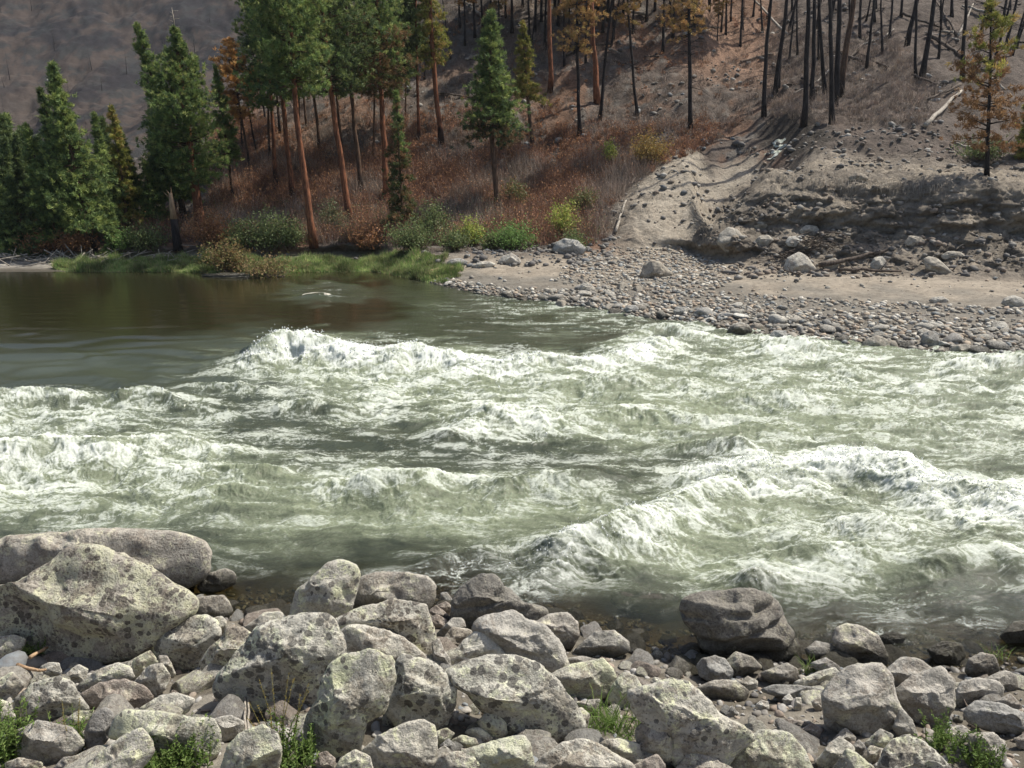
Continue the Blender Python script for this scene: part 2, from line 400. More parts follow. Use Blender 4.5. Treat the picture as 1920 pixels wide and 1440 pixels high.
# nodes: 3 low bank, 4 flat, 5 slope base, 6 lower face, 7 upper face, 8 crest, 9 dip, 10 a, 11 b, 12 c, 13 row near 0, 14 above, 15 far top
FAN = {
 -600: (512, [(496,-.5),(484,-.9),(476,-1.1),(468,52),(455,56),(440,60),(428,65),(418,72),(410,80),(402,90),(396,98),(392,106),(398,120)]),
 -100: (511, [(496,-.5),(484,-.9),(474,-1.2),(466,52),(452,56),(436,60),(424,65),(412,72),(402,79),(392,87),(384,94),(380,102),(390,116)]),
  120: (509, [(497,-.5),(486,-.9),(474,-1.2),(465,52),(450,56),(434,60),(418,64),(402,70),(386,76),(370,83),(358,89),(352,96),(364,110)]),
  300: (509, [(497,-.5),(486,-.9),(474,-1.3),(462,52),(444,56),(424,60),(402,64),(378,69),(350,75),(322,82),(300,88),(285,95),(300,110)]),
  430: (512, [(498,-.5),(487,-.8),(474,-1.3),(460,52),(438,56),(412,60),(382,64),(345,69),(300,75),(250,82),(205,89),(170,98),(190,112)]),
  560: (510, [(497,-.5),(487,-.8),(474,-1.3),(458,52),(434,56),(404,60),(368,64),(322,69),(262,76),(190,84),(100,93),(20,103),(0,120)]),
  700: (509, [(497,-.5),(486,-.8),(472,-1.3),(456,52),(430,56),(398,60),(360,64),(312,69),(245,76),(150,85),(30,96),(-100,108),(-220,130)]),
  800: (528, [(511,-.3),(498,-.55),(478,-1.1),(458,52),(430,56),(398,60),(360,64),(312,69),(240,76),(140,85),(10,96),(-150,108),(-300,132)]),
  900: (551, [(528,-.3),(502,-.6),(480,-1.1),(458,52),(428,56),(395,60),(358,64),(308,69),(235,76),(132,85),(0,96),(-170,108),(-330,132)]),
 1000: (564, [(538,-.35),(505,-.6),(478,-1.1),(458,52),(428,56),(395,60),(358,64),(305,69),(230,76),(128,85),(0,96),(-170,108),(-340,132)]),
 1100: (579, [(548,-.4),(502,-.7),(474,-1.1),(452,53),(425,56),(393,59.5),(355,64),(300,69),(225,76),(125,85),(0,96),(-170,108),(-340,132)]),
 1200: (593, [(556,-.4),(505,-.7),(472,-1.1),(444,53.5),(408,56),(372,59),(338,63),(288,69),(215,77),(120,86),(0,97),(-170,109),(-340,132)]),
 1290: (605, [(562,-.45),(508,-.7),(474,-1.0),(452,54),(415,57),(370,60.5),(320,64),(272,70),(200,78),(108,87),(-5,98),(-170,110),(-340,133)]),
 1330: (612, [(565,-.45),(510,-.72),(480,-1.1),(456,50.5),(434,52),(424,53.5),(452,58.5),(350,64.5),(268,71),(190,79),(98,88),(-10,99),(-170,111),(-340,134)]),
 1370: (618, [(568,-.45),(512,-.75),(486,-1.1),(452,49),(420,51.5),(392,54.5),(436,60),(330,66),(262,72),(172,80),(85,90),(-15,101),(-170,112),(-340,134)]),
 1440: (630, [(575,-.5),(518,-.75),(492,-1.1),(440,49.6),(385,51.4),(322,56),(372,61.5),(292,67),(240,72),(160,80),(80,90),(-20,101),(-170,112),(-340,134)]),
 1530: (640, [(582,-.5),(525,-.75),(503,-1.0),(440,48.8),(385,50.3),(340,52),(285,59),(262,64),(200,71),(130,79),(65,87),(-25,97),(-170,109),(-340,132)]),
 1650: (652, [(590,-.5),(530,-.75),(508,-1.0),(440,47.7),(388,48.9),(340,50.4),(300,57),(250,62),(198,69),(130,77),(60,85),(-30,95),(-170,107),(-340,130)]),
 1800: (661, [(596,-.5),(536,-.75),(516,-.95),(450,45.6),(392,46.8),(340,48.3),(312,54),(268,60),(205,67),(130,75),(55,83),(-35,93),(-170,105),(-340,128)]),
 1950: (667, [(600,-.5),(542,-.75),(522,-.95),(455,44.6),(395,45.8),(344,47.3),(318,53),(275,59),(210,66),(130,74),(50,82),(-40,92),(-170,104),(-340,127)]),
 2300: (674, [(606,-.5),(548,-.75),(528,-.95),(462,42),(402,44.5),(352,47),(326,51),(285,57),(215,64),(130,72),(50,80),(-45,90),(-170,102),(-340,125)]),
}
# node 9 dip exists only in the right columns; the others have one row fewer, so pad them
fan_px = sorted(FAN)
ctrl = []
for x in fan_px:
    wl, spec = FAN[x]
    add = float(np.interp(x, [700, 800, 1000, 1100, 1200, 1300], [6, 5, 4, 3, 2, 0]))
    spec = [(a, b + add) if b > 0 else (a, b) for a, b in spec]
    if x <= 700: spec[0] = (spec[0][0] + 1, -.10); spec[1] = (spec[1][0], -.28); spec[2] = (spec[2][0], -.62)
    pts = col_nodes(wl, spec)
    ctrl.append(pts)
nn = max(len(c) for c in ctrl)
for c in ctrl:
    while len(c) < nn: c.append((c[-1][0] + 5, c[-1][1] + 6))
ctrl = np.array(ctrl, float)                      # (cols, nodes, 2)
P = np.zeros(ctrl.shape[:2] + (3,))
for i, x in enumerate(fan_px):
    P[i] = at(np.full(nn, x), ctrl[i, :, 0], ctrl[i, :, 1])
NR, NCF = 560, 900
# resample columns by photo x, not by index
xs = np.linspace(-600, 2300, NCF); fx = np.array(fan_px, float)
idx = np.interp(xs, fx, np.arange(len(fx)))
def cr_at(a, t):
    m = a.shape[0]; i = np.clip(t.astype(int), 0, m - 2); f = (t - i).reshape((-1,) + (1,) * (a.ndim - 1))
    p0 = a[np.clip(i - 1, 0, m - 1)]; p1 = a[i]; p2 = a[i + 1]; p3 = a[np.clip(i + 2, 0, m - 1)]
    m1 = (p2 - p0) * 0.3; m2 = (p3 - p1) * 0.3
    return (2*f**3 - 3*f**2 + 1)*p1 + (f**3 - 2*f**2 + f)*m1 + (-2*f**3 + 3*f**2)*p2 + (f**3 - f**2)*m2
G = cr_at(P, idx)                                  # (NCF, nodes, 3)
G = bez_interp(G.transpose(1, 0, 2), NR)           # (NR, NCF, 3)
node_t = np.repeat(np.linspace(0, nn - 1, NR)[:, None], NCF, 1)
gx, gy, gz = G[..., 0], G[..., 1], G[..., 2]
gpx, gpy = proj(G)
slope = sst(4.3, 5.6, node_t)                      # 0 flat bar, 1 slopes
mudz = slope * sst(1120, 1240, gpx) * sst(9.5, 8.6, node_t)
mudz = np.maximum(mudz, slope * sst(1160, 1230, gpx) * sst(1440, 1400, gpx) * sst(10.6, 9.9, node_t) * sst(250, 300, gpy))
d = (0.10 + 0.55 * slope * (1 - mudz) * sst(5, 9, node_t)) * fbm2(gx * .22, gy * .22, 4, 1)
d += (0.03 + 0.10 * slope) * fbm2(gx * .9, gy * .9, 4, 5, .55)
rid = 1 - np.abs(fbm2(gx * .5 + .3 * n2(gx, gy, 9), gy * .5, 4, 21, .6)) * 1.6
x_edge = np.interp(gpy, [200, 250, 310, 340, 400, 470], [1700, 1560, 1455, 1405, 1338, 1288])
chute = mudz * sst(4, -14, gpx - x_edge + 8 * n2(gx, gz, 6))
mound = mudz * (1 - chute)
d += mudz * (1 - .75 * chute) * (0.19 * (rid - 0.6) + 0.07 * fbm2(gx * 2.1, gy * 2.1, 3, 31, .65))
# the mud lobe's face breaks into clods and small scarps
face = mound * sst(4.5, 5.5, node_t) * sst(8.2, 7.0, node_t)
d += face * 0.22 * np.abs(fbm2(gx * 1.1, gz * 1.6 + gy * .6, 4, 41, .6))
calm = sst(2.0, 3.2, node_t)
d *= 0.15 + 0.85 * calm
G[..., 2] += d
G[..., 1] -= face * 0.8 * fbm2(gx * .35, gz * .9, 4, 51, .55)
# the small stream cuts a notch behind the mound
fV = G.reshape(-1, 3)
# colour of the ground itself
def c3(*a): return np.array(a, float)
sand, mud, burnt, rustg, pink, greyr = c3(.275,.238,.188), c3(.31,.268,.212), c3(.12,.098,.082), c3(.20,.125,.085), c3(.27,.17,.115), c3(.24,.225,.20)
cobz = c3(.17,.155,.13)
def lerp(a, b, w): return a * (1 - w[..., None]) + b * w[..., None]
colr = np.broadcast_to(sand, G.shape).copy()
colr = lerp(colr, cobz, sst(4.0, 3.2, node_t + .5 * n2(gx * .5, gy * .5, 77)))
ns = fbm2(gx * .13, gy * .13, 5, 61)
slo = lerp(np.broadcast_to(burnt, G.shape), rustg, sst(-.1, .5, ns + .3 * n2(gx, gy, 3)))
slo = lerp(slo, greyr * .7, sst(.25, .5, fbm2(gx * .5, gy * .5, 4, 71)) * .7)
slo = lerp(slo, pink, sst(1240, 1330, gpx) * sst(1500, 1420, gpx) * sst(190, 120, gpy) * .9)
slo = lerp(slo, burnt * 1.05, sst(1420, 1500, gpx) * .9)
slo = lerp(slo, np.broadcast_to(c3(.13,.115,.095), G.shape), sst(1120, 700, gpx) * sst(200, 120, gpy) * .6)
colr = lerp(colr, slo, slope)
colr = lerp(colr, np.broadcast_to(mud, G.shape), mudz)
colr = lerp(colr, np.broadcast_to(c3(.37,.325,.26), G.shape), chute * .9)
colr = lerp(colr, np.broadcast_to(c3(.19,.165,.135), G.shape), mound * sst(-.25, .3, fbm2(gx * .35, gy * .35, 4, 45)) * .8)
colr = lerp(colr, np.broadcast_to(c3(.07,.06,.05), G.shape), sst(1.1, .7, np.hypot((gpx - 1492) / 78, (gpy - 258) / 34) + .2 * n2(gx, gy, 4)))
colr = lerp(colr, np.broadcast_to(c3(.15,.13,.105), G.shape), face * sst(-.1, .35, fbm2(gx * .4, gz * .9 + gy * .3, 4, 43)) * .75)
colr = lerp(colr, np.broadcast_to(c3(.10,.10,.05), G.shape), sst(820, 740, gpx) * sst(2.5, 3, node_t) * (1 - slope) * .8)
colr = lerp(colr, np.broadcast_to(c3(.36,.33,.29), G.shape), sst(190, 110, gpx) * sst(2.3, 2.8, node_t) * sst(4.6, 4, node_t) * .8)
rough_attr = (0.25 + 0.75 * np.maximum(slope, 0)).ravel()
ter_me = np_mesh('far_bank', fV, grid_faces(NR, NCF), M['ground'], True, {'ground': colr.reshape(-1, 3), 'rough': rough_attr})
far_bank = tag(link('far_bank', ter_me), 'steep far bank with a sand bar, a grey mud lobe and a burnt slope', 'river bank', kind='structure')
Gd = G[::2, ::2]
TREE_BVH = BVHTree.FromPolygons(Gd.reshape(-1, 3).tolist(), grid_faces(*Gd.shape[:2]).tolist())

# ================================================================ near bank
def shore_Y(x):                                   # Y of the waterline on the near side
    px = np.array([-400, 0, 430, 600, 850, 1150, 1290, 1500, 1700, 1920, 2300.])
    py = np.array([1090, 1120, 1165, 1150, 1150, 1210, 1262, 1240, 1262, 1250, 1270.])
    W = atz(px, py, 0.0)
    return np.interp(x, W[:, 0], W[:, 1])
def near_z(x, y):
    s = shore_Y(x) - y
    z = np.where(s > 0, 0.27 * s + 0.012 * s * s, 0.17 * s)
    z = np.maximum(z, -1.6 + 0.05 * s.clip(-20, 0))
    z = z + (0.05 + 0.03 * (s > 0)) * fbm2(x * .9, y * .9, 4, 91) * sst(-.2, .4, np.abs(s) + .2)
    return z
nx, ny = 520, 620
X, Y = np.meshgrid(np.linspace(-16, 18, nx), np.linspace(-6, 20, ny))
Zn = near_z(X, Y)
nV = np.stack([X, Y, Zn], -1)
ncol = lerp(np.broadcast_to(c3(.13,.115,.09), nV.shape), np.broadcast_to(c3(.22,.20,.165), nV.shape), sst(-.3, .4, fbm2(X * 1.1, Y * 1.1, 4, 95)))
ncol = lerp(ncol, np.broadcast_to(c3(.15,.115,.06), nV.shape), sst(.05, -.1, Zn))
near_me = np_mesh('near_bank', nV.reshape(-1, 3), grid_faces(ny, nx), M['ground'], True, {'ground': ncol.reshape(-1, 3), 'rough': np.full(nx * ny, .35)})
near_bank = tag(link('near_bank', near_me), 'stony near bank under the boulders', 'river bank', kind='structure')
nd = nV[::3, ::3]
NEAR_BVH = BVHTree.FromPolygons(nd.reshape(-1, 3).tolist(), grid_faces(*nd.shape[:2]).tolist())
CAMP = Vector((0, 0, CAMH))
def hit(px, py, which='far'):
    dv = Vector(rays(px, py)).normalized()
    b = TREE_BVH if which == 'far' else NEAR_BVH
    loc = b.ray_cast(CAMP, dv)[0]
    return np.array(loc) if loc else None
def drop(x, y, which='far'):
    b = TREE_BVH if which == 'far' else NEAR_BVH
    loc = b.ray_cast(Vector((x, y, 200)), Vector((0, 0, -1)))[0]
    return loc.z if loc else None

# river bed between the banks, and the far hillside
bx, by = np.meshgrid(np.linspace(-60, 60, 60), np.linspace(14, 60, 40))
bed = np_mesh('river_bed', np.stack([bx, by, -1.75 + 0 * bx], -1).reshape(-1, 3), grid_faces(40, 60), M['ground'], True,
              {'ground': np.broadcast_to(c3(.12, .1, .06), (2400, 3)), 'rough': np.full(2400, .3)})
tag(link('river_bed', bed), 'stony river bed under the water', 'river bed', kind='structure')
HN, HM = 300, 460
hpx = np.linspace(-900, 1100, HM)
rows = np.array([470, 420, 350, 280, 200, 110, 20, -80, -200, -330.]); hy = np.array([110, 150, 190, 230, 275, 325, 380, 440, 520, 620.])
rr = np.linspace(0, len(rows) - 1, HN)
rrow = np.interp(rr, np.arange(len(rows)), rows); ryy = np.interp(rr, np.arange(len(rows)), hy)
H = at(np.repeat(hpx[None], HN, 0), np.repeat(rrow[:, None], HM, 1), np.repeat(ryy[:, None], HM, 1))
hx, hyv, hz = H[..., 0], H[..., 1], H[..., 2]
q = hx * .5 + hz * 1.0
sp_ = 1 - np.abs(fbm2((hx + .9 * hz) * .012, (hz - .3 * hx) * .012, 5, 101)) * 2
H[..., 2] += .8 * fbm2(hx * .2, hyv * .2, 3, 161, .6) + 5 * (sp_ - .5) + 1.0 * fbm2(hx * .06, hyv * .05, 5, 111, .6)
H[..., 1] += 5 * fbm2(hx * .02, hz * .02, 3, 121)
hc = lerp(np.broadcast_to(c3(.066,.051,.043), H.shape), np.broadcast_to(c3(.022,.020,.022), H.shape), sst(-.2, .35, fbm2((hx + .8 * hz) * .03, (hz - .5 * hx) * .05, 5, 131, .6)))
hc = lerp(hc, np.broadcast_to(c3(.032,.034,.034), H.shape), sst(.12, .3, fbm2(hx * .14, hz * .2, 4, 151, .65)) * .8)
hc = lerp(hc, np.broadcast_to(c3(.085,.067,.055), H.shape), sst(.1, .5, fbm2(hx * .01, hz * .014, 3, 141)) * .7)
hill = np_mesh('hill', H.reshape(-1, 3), grid_faces(HN, HM), M['ground'], True, {'ground': hc.reshape(-1, 3), 'rough': np.full(HN * HM, 1.6)})
tag(link('hill', hill), 'burnt brown mountainside far beyond the trees', 'hill', kind='structure')
# ================================================================ river
# foam cover and aeration read off the place: rows of 17 digits, one per 120 px across
FR = [500, 520, 550, 580, 610, 640, 680, 720, 750, 790, 830, 870, 910, 950, 990, 1030, 1070, 1110, 1150, 1190, 1230]
FW = ['00000000000000000', '00000001100000000', '00000311333000000', '00000002344300000', '00001012236760000',
      '00011232212788755', '00112788768777776', '11113687777667777', '86445688766556676', '88653467766555455',
      '65664334655555445', '88756433433388634', '77766666543565798', '66555444334644458', '23232222224456456',
      '11122122258566646', '00023135686476555', '00011144332577545', '00000001111234543', '00000000001112222', '00000000000000000']
FA = ['00000000000000000', '00000000000000000', '00000000122000000', '00000001233300000', '00000000123455444',
      '00001522013566666', '00013877656667666', '00012677777777766', '33322466777887766', '55431235677787766',
      '54552111345666655', '77654221112257544', '66666665432245457', '55555666654565434', '33334445555675445',
      '22223333346655555', '11122223355655544', '11111123333455433', '00000011111222222', '00000000000111111', '00000000000000000']
def grid_of(S):
    a = np.array([[int(c) for c in r] for r in S], float) / 9
    return a
def look(a, px, py):
    x = np.clip(px / 120.0, 0, 15.999); y = np.interp(py, FR, np.arange(len(FR))).clip(0, len(FR) - 1.001)
    xi = x.astype(int); yi = y.astype(int); fx_ = x - xi; fy_ = y - yi
    fx_ = fx_ * fx_ * (3 - 2 * fx_); fy_ = fy_ * fy_ * (3 - 2 * fy_)
    return (a[yi, xi] * (1 - fx_) + a[yi, xi + 1] * fx_) * (1 - fy_) + (a[yi + 1, xi] * (1 - fx_) + a[yi + 1, xi + 1] * fx_) * fy_
# standing waves: crest lines as (px, row of the crest, height m), then width m, foam
CRESTS = [
 ([(425,690,.1),(450,672,.35),(490,640,.85),(540,617,1.1),(600,628,.95),(650,648,.6),(700,666,.3)], 1.25, .9),
 ([(690,668,.35),(730,655,.6),(775,645,.72),(840,660,.5),(930,675,.42),(1010,668,.4),(1100,672,.35),(1180,655,.42),(1240,635,.4)], .9, .65),
 ([(-200,738,.4),(0,729,.5),(130,726,.5),(185,745,.25),(270,728,.45),(330,745,.3),(410,765,.12)], .6, .4),
 ([(350,722,.15),(430,715,.3),(500,728,.15)], .4, .4),
 ([(-200,860,.5),(0,836,.6),(100,825,.6),(200,822,.6),(320,818,.5),(410,838,.2)], .8, .35),
 ([(630,905,.2),(700,892,.42),(780,886,.48),(860,890,.3),(950,890,.4),(1080,887,.36),(1140,897,.15)], .7, .15),
 ([(1260,885,.1),(1330,876,.3),(1400,868,.4),(1480,868,.42),(1560,856,.5),(1620,848,.62),(1690,862,.6),(1760,893,.55),(1850,918,.55),(1960,945,.5),(2080,975,.5)], 1.0, 1.0),
 ([(650,1080,.05),(700,1062,.25),(760,1050,.42),(830,1034,.4),(890,1045,.2)], .42, .2),
 ([(930,1050,.2),(980,1030,.35),(1050,1005,.5),(1130,985,.55),(1200,960,.5),(1270,938,.42),(1350,905,.35)], .6, .5),
 ([(820,1080,.15),(900,1078,.3),(980,1075,.35),(1060,1050,.3)], .3, .6),
 ([(860,800,.3),(920,765,.5),(1000,770,.4),(1060,785,.2)], .7, .4),
 ([(1250,838,.15),(1330,828,.4),(1395,826,.5)], .45, .1),
 ([(1380,1075,.15),(1425,1060,.42),(1490,1085,.25),(1560,1110,.1)], .4, .5),
 ([(1540,992,.1),(1600,972,.35),(1650,968,.42),(1710,985,.2)], .45, .4),
 ([(1730,1080,.15),(1770,1035,.35),(1850,1020,.35),(1910,1040,.3)], .5, .2),
 ([(1150,650,.2),(1200,620,.4),(1250,610,.5),(1310,622,.35)], .8, .4),
 ([(1400,655,.1),(1470,638,.4),(1540,648,.3)], .7, .3),
 ([(1780,690,.1),(1850,668,.45),(1950,672,.5),(2050,680,.4)], .9, .3),
 ([(480,770,.1),(560,752,.3),(640,762,.2)], .5, .3), ([(1060,720,.15),(1160,708,.35),(1280,716,.2)], .8, .1),
 ([(1350,745,.1),(1460,735,.3),(1600,752,.15)], .7, .1), ([(330,880,.15),(420,872,.35),(520,882,.2)], .55, .3),
 ([(1620,800,.05),(1720,790,.25),(1850,800,.15)], .6, .15), ([(300,930,.05),(400,915,.2),(520,925,.05)], .4, .3),
 ([(1120,780,.1),(1220,765,.3),(1330,785,.15)], .6, .2), ([(1500,1040,.05),(1570,1022,.2),(1660,1035,.1)], .35, .4),
]
WR, WC = 915, 1560
wrow = np.concatenate([np.linspace(1520, 1330, 15, endpoint=False), np.linspace(1330, 560, 740, endpoint=False), np.linspace(560, 500, 160)])
wpx = np.concatenate([np.linspace(-1000, -100, 70, endpoint=False), np.linspace(-100, 2020, 1410, endpoint=False), np.linspace(2020, 3000, 80)])
W0 = atz(np.repeat(wpx[None], WR, 0), np.repeat(wrow[:, None], WC, 1), 0.0)
wx, wy = W0[..., 0], W0[..., 1]
ppx, ppy = proj(W0)
fw = look(grid_of(FW), ppx + 30 * n2(wx * .7, wy * .7, 1), ppy + 14 * n2(wx * .7, wy * .7, 2))
fa = look(grid_of(FA), ppx + 40 * n2(wx * .6, wy * .6, 3), ppy + 14 * n2(wx * .6, wy * .6, 4))
hgt = np.zeros_like(wx); cf = np.zeros_like(wx); crest_id = np.zeros_like(wx)
wig = .28 * n2(wx * 1.1, wy * 1.1, 11) + .12 * n2(wx * 3, wy * 3, 12)
for pts, wd, fo in CRESTS:
    pts = np.array(pts, float)
    k = np.linspace(0, len(pts) - 1, 10 * len(pts)); pt = bez_interp(pts, len(k))
    C3 = np.array([atz(a, b, max(c, 0)) for a, b, c in pt])
    X0, X1 = C3[:, 0].min() - 3 * wd, C3[:, 0].max() + 3 * wd; Y0, Y1 = C3[:, 1].min() - 3.5 * wd, C3[:, 1].max() + 3.5 * wd
    m = (wx > X0) & (wx < X1) & (wy > Y0) & (wy < Y1)
    qx = wx[m] + wig[m] * wd * .5; qy = wy[m] + wig[m] * wd * .8
    best = np.full(qx.shape, 1e9); bh = np.zeros_like(best); bs = np.zeros_like(best)
    for j in range(len(C3)):
        dx = qx - C3[j, 0]; dy = qy - C3[j, 1]; dd = dx * dx + dy * dy
        w = dd < best; best[w] = dd[w]; bh[w] = pt[j, 2]; bs[w] = dy[w]
    dist = np.sqrt(best)
    # steeper and foamier towards the viewer, long back
    wf = np.where(bs < 0, wd * .85, wd * 1.15)
    g = np.exp(-(dist / wf) ** 2 * 1.1)
    sharp = np.exp(-dist / (wd * .45))
    hgt[m] += bh * (.72 * g + .28 * sharp)
    cf[m] = np.maximum(cf[m], fo * np.exp(-((dist - np.where(bs < 0, wd * .35, 0)) / (wd * (.75 if fo > .3 else .5))) ** 2) * sst(0, .3, bh))
turb = np.clip(fw * .65 + fa * .5 + cf * .6, 0, 1)
turb = turb + .12 * sst(1080, 1000, ppy) * sst(690, 720, ppy)
# choppy water
wx_ = wx + .35 * n2(wx * .8, wy * .8, 20); wy_ = wy + .35 * n2(wx * .8, wy * .8, 21)
hgt += turb * .15 * fbm2(wx_ * .42, wy_ * .55, 2, 22) + turb * .075 * (1 - 2 * np.abs(n2(wx_ * 1.1, wy_ * 1.3, 24)))
rg1 = 1 - np.abs(n2(wx_ * 2.3, wy_ * 2.6, 25)) * 2; rg2 = 1 - np.abs(n2(wx_ * 5.2, wy_ * 5.6, 26)) * 2
hgt += turb * (.038 * rg1 + .019 * rg2) + turb * .012 * n2(wx * 14, wy * 14, 27) + turb * .013 * ((1 - np.abs(n2(wx_ * 8, wy_ * 9, 31)) * 1.6).clip(0, 1) ** 3 - .3) + turb * .008 * ((1 - np.abs(n2(wx * 17, wy * 18, 32)) * 1.6).clip(0, 1) ** 3 - .3)
# broad glassy swells running into the calm pool
sw = sst(640, 720, ppy) * 0 + sst(585, 690, ppy) * sst(800, 500, ppx)
hgt += sw * (1 - turb) * .13 * n2(wx * .42 + wy * .1 + .9 * n2(wx * .3, wy * .5, 33), wy * .85 + .8 * n2(wx * .35, wy * .4, 34), 28) + .012 * n2(wx * .5, wy * 1.6, 29) * sst(520, 600, ppy)
hgt += .0022 * n2(wx * 1.2, wy * 3.5, 30)
# water pushed up over the boulder by the shore at (1210,1105)
B0 = atz(1215, 1108, .1); hgt += .12 * np.exp(-((wx - B0[0]) ** 2 * 2.2 + (wy - B0[1]) ** 2 * 3.0))
B1 = atz(600, 553, .1); hgt += .22 * np.exp(-((wx - B1[0]) ** 2 * .9 + (wy - B1[1]) ** 2 * 2.2))
dn = wy - shore_Y(wx)                               # distance off the near shore
hgt *= sst(-.2, 2.2, dn) * .9 + .1
# foam field: warped ridges streaming with the current
ux = wx * .50 + wy * .08; uy = wy * 1.0
w1 = fbm2(ux * .9, uy * .9, 3, 40); w2 = fbm2(ux * .9, uy * .9, 3, 44)
ax = ux + .55 * w1; ay = uy + .55 * w2
r1 = 1 - np.abs(fbm2(ax * 1.2, ay * 1.5, 2, 48)) * 2.2
r2 = 1 - np.abs(fbm2(ax * 3.1 + .4 * w2, ay * 3.6, 2, 52)) * 2.0
r3 = 1 - np.abs(fbm2(ax * 7.5, ay * 8.5 + .5 * w1, 3, 56)) * 1.8
blob = fbm2(ux * .8, uy * 1.2, 5, 60, .6)
r4 = 1 - np.abs(fbm2(ax * 15, ay * 17 + .8 * w1, 2, 58)) * 1.8
tex = .26 * r1 + .26 * r2 + .32 * r3 + .22 * r4 + .40 * blob
cover = np.clip(fw * .58 + cf * .68 - .03, 0, .97)
tz = (tex - tex.mean()) / tex.std(); uu_ = 1 / (1 + np.exp(-1.702 * tz))
ff = (uu_ - 1 + cover) * 1.15
ff = ff * 1.0
lap = sst(.05, .35, dn) * sst(1.5, .6, dn) * sst(.1, .5, fbm2(wx * .7, wy * .7, 3, 90)) * (ppy > 900)
cover = np.clip(cover + .42 * lap, 0, .97); ff = np.where(lap > .05, (uu_ - 1 + cover) * 1.15, ff)
foam = np.where(cover < .03, -1, ff - .3 * sst(.15, .03, cover))
aer = np.clip(fa * 1.15 + cf * .5 + .28 * blob + .12 * r1 + .02, 0, 1) * sst(0, .08, fa + cf)
lump = sst(0.0, .9, foam)
hgt += lump * (.012 + .022 * turb) * (.5 + .8 * fbm2(wx * 4.2, wy * 4.2, 3, 70, .6)) + lump * .009 * fbm2(wx * 13, wy * 13, 2, 74, .7)
dep = sst(.1, 3.0, dn + .5 * n2(wx, wy, 80))
fd = ppy - np.interp(ppx, [0, 700, 800, 900, 1000, 1100, 1200, 1290, 1370, 1440, 1530, 1650, 1800, 1950, 2300],
                     [500, 500, 528, 551, 564, 579, 593, 605, 618, 630, 640, 652, 661, 667, 674])
W0[..., 2] = hgt
jx = turb * .03 * n2(wx * 3, wy * 3, 81)
W0[..., 0] += jx; W0[..., 1] += -cf * .25 * sst(.2, .9, hgt) + jx
t = NT('river_water')
fo = t.attr('foam'); ae = t.attr('aer'); de = t.attr('depth')
ge = t.n('ShaderNodeNewGeometry'); p = ge.outputs['Position']
sm = t.n('ShaderNodeMapping'); sm.inputs['Scale'].default_value = (0.6, 1.0, 1.0); t.l(p, sm.inputs[0]); ps = sm.outputs[0]
n_a = t.noise(ps, 7, 6, 0.72, 0.6); n_b = t.noise(ps, 24, 5, 0.75, 0.4); n_c = t.noise(p, 70, 3, 0.7)
f2 = t.math('ADD', fo, t.math('MULTIPLY', t.math('SUBTRACT', n_a, 0.5), 1.0))
f2 = t.math('ADD', f2, t.math('MULTIPLY', t.math('SUBTRACT', n_b, 0.5), 1.4))
fm = t.mr(f2, -0.25, 0.95)
deepc = t.mix(t.mr(t.noise(p, .25, 3), .35, .65), (0.040, 0.047, 0.030), (0.056, 0.065, 0.044))
milky = t.mix(t.mr(n_a, .3, .7), (0.14, 0.163, 0.10), (0.235, 0.262, 0.175))
pool = t.attr('pool')
deepc = t.mix(pool, deepc, (0.020, 0.019, 0.009))
wc = t.mix(t.mr(ae, 0.10, 0.95), deepc, milky)
thin = t.mr(f2, -0.45, 0.15, 0.0, 0.38)
wc = t.mix(t.math('MULTIPLY', thin, t.mr(ae, 0.0, 0.2)), wc, (0.36, 0.39, 0.33))
col = t.mix(fm, wc, (0.565, 0.59, 0.54))
hh = t.math('ADD', t.math('MULTIPLY', n_a, 0.9), t.math('ADD', t.math('MULTIPLY', n_b, 0.5), t.math('MULTIPLY', n_c, 0.2)))
hs = t.math('MULTIPLY', hh, t.math('MAXIMUM', t.math('SUBTRACT', 0.42, t.math('MULTIPLY', pool, 0.34)), t.mr(t.math('ADD', ae, t.math('MULTIPLY', fm, 0.6)), 0.0, 0.45, 0.10, 1.0)))
rp = t.n('ShaderNodeMapping'); rp.inputs['Scale'].default_value = (1.0, 3.2, 1.0); t.l(p, rp.inputs[0])
hs = t.math('ADD', hs, t.math('MULTIPLY', t.noise(rp.outputs[0], 1.6, 4, 0.6), 0.05))
nr = t.bump(hs, 1.0, 0.028)
upm = t.n('ShaderNodeMix', data_type='VECTOR'); t.l(t.math('MULTIPLY', fm, 0.5), upm.inputs[0]); t.l(nr, upm.inputs[4]); upm.inputs[5].default_value = (0.12, 0.05, 1.0)
nrm_ = t.n('ShaderNodeVectorMath', operation='NORMALIZE'); t.l(upm.outputs[1], nrm_.inputs[0]); nr = nrm_.outputs[0]
pb = t.n('ShaderNodeBsdfPrincipled')
t.l(col, pb.inputs['Base Color']); t.l(t.mr(t.math('SUBTRACT', fm, t.math('MULTIPLY', pool, 0.12)), -0.12, .6, 0.02, 0.75), pb.inputs['Roughness'])
pb.inputs['IOR'].default_value = 1.33; t.l(nr, pb.inputs['Normal'])
t.l(t.mr(fm, 0, 1, 0.5, 0.1), pb.inputs['Specular IOR Level'])
t.l(t.math('MULTIPLY', t.math('MAXIMUM', fm, t.math('MULTIPLY', ae, 0.9)), 0.75), pb.inputs['Subsurface Weight']); pb.inputs['Subsurface Radius'].default_value = (1.0, 1.0, 0.85); pb.inputs['Subsurface Scale'].default_value = 0.28
tr = t.n('ShaderNodeBsdfTransparent'); tr.inputs[0].default_value = (0.62, 0.58, 0.42, 1)
gl = t.n('ShaderNodeBsdfGlossy'); gl.inputs['Roughness'].default_value = 0.08; t.l(nr, gl.inputs['Normal'])
fr = t.n('ShaderNodeFresnel'); fr.inputs['IOR'].default_value = 1.33; t.l(nr, fr.inputs['Normal'])
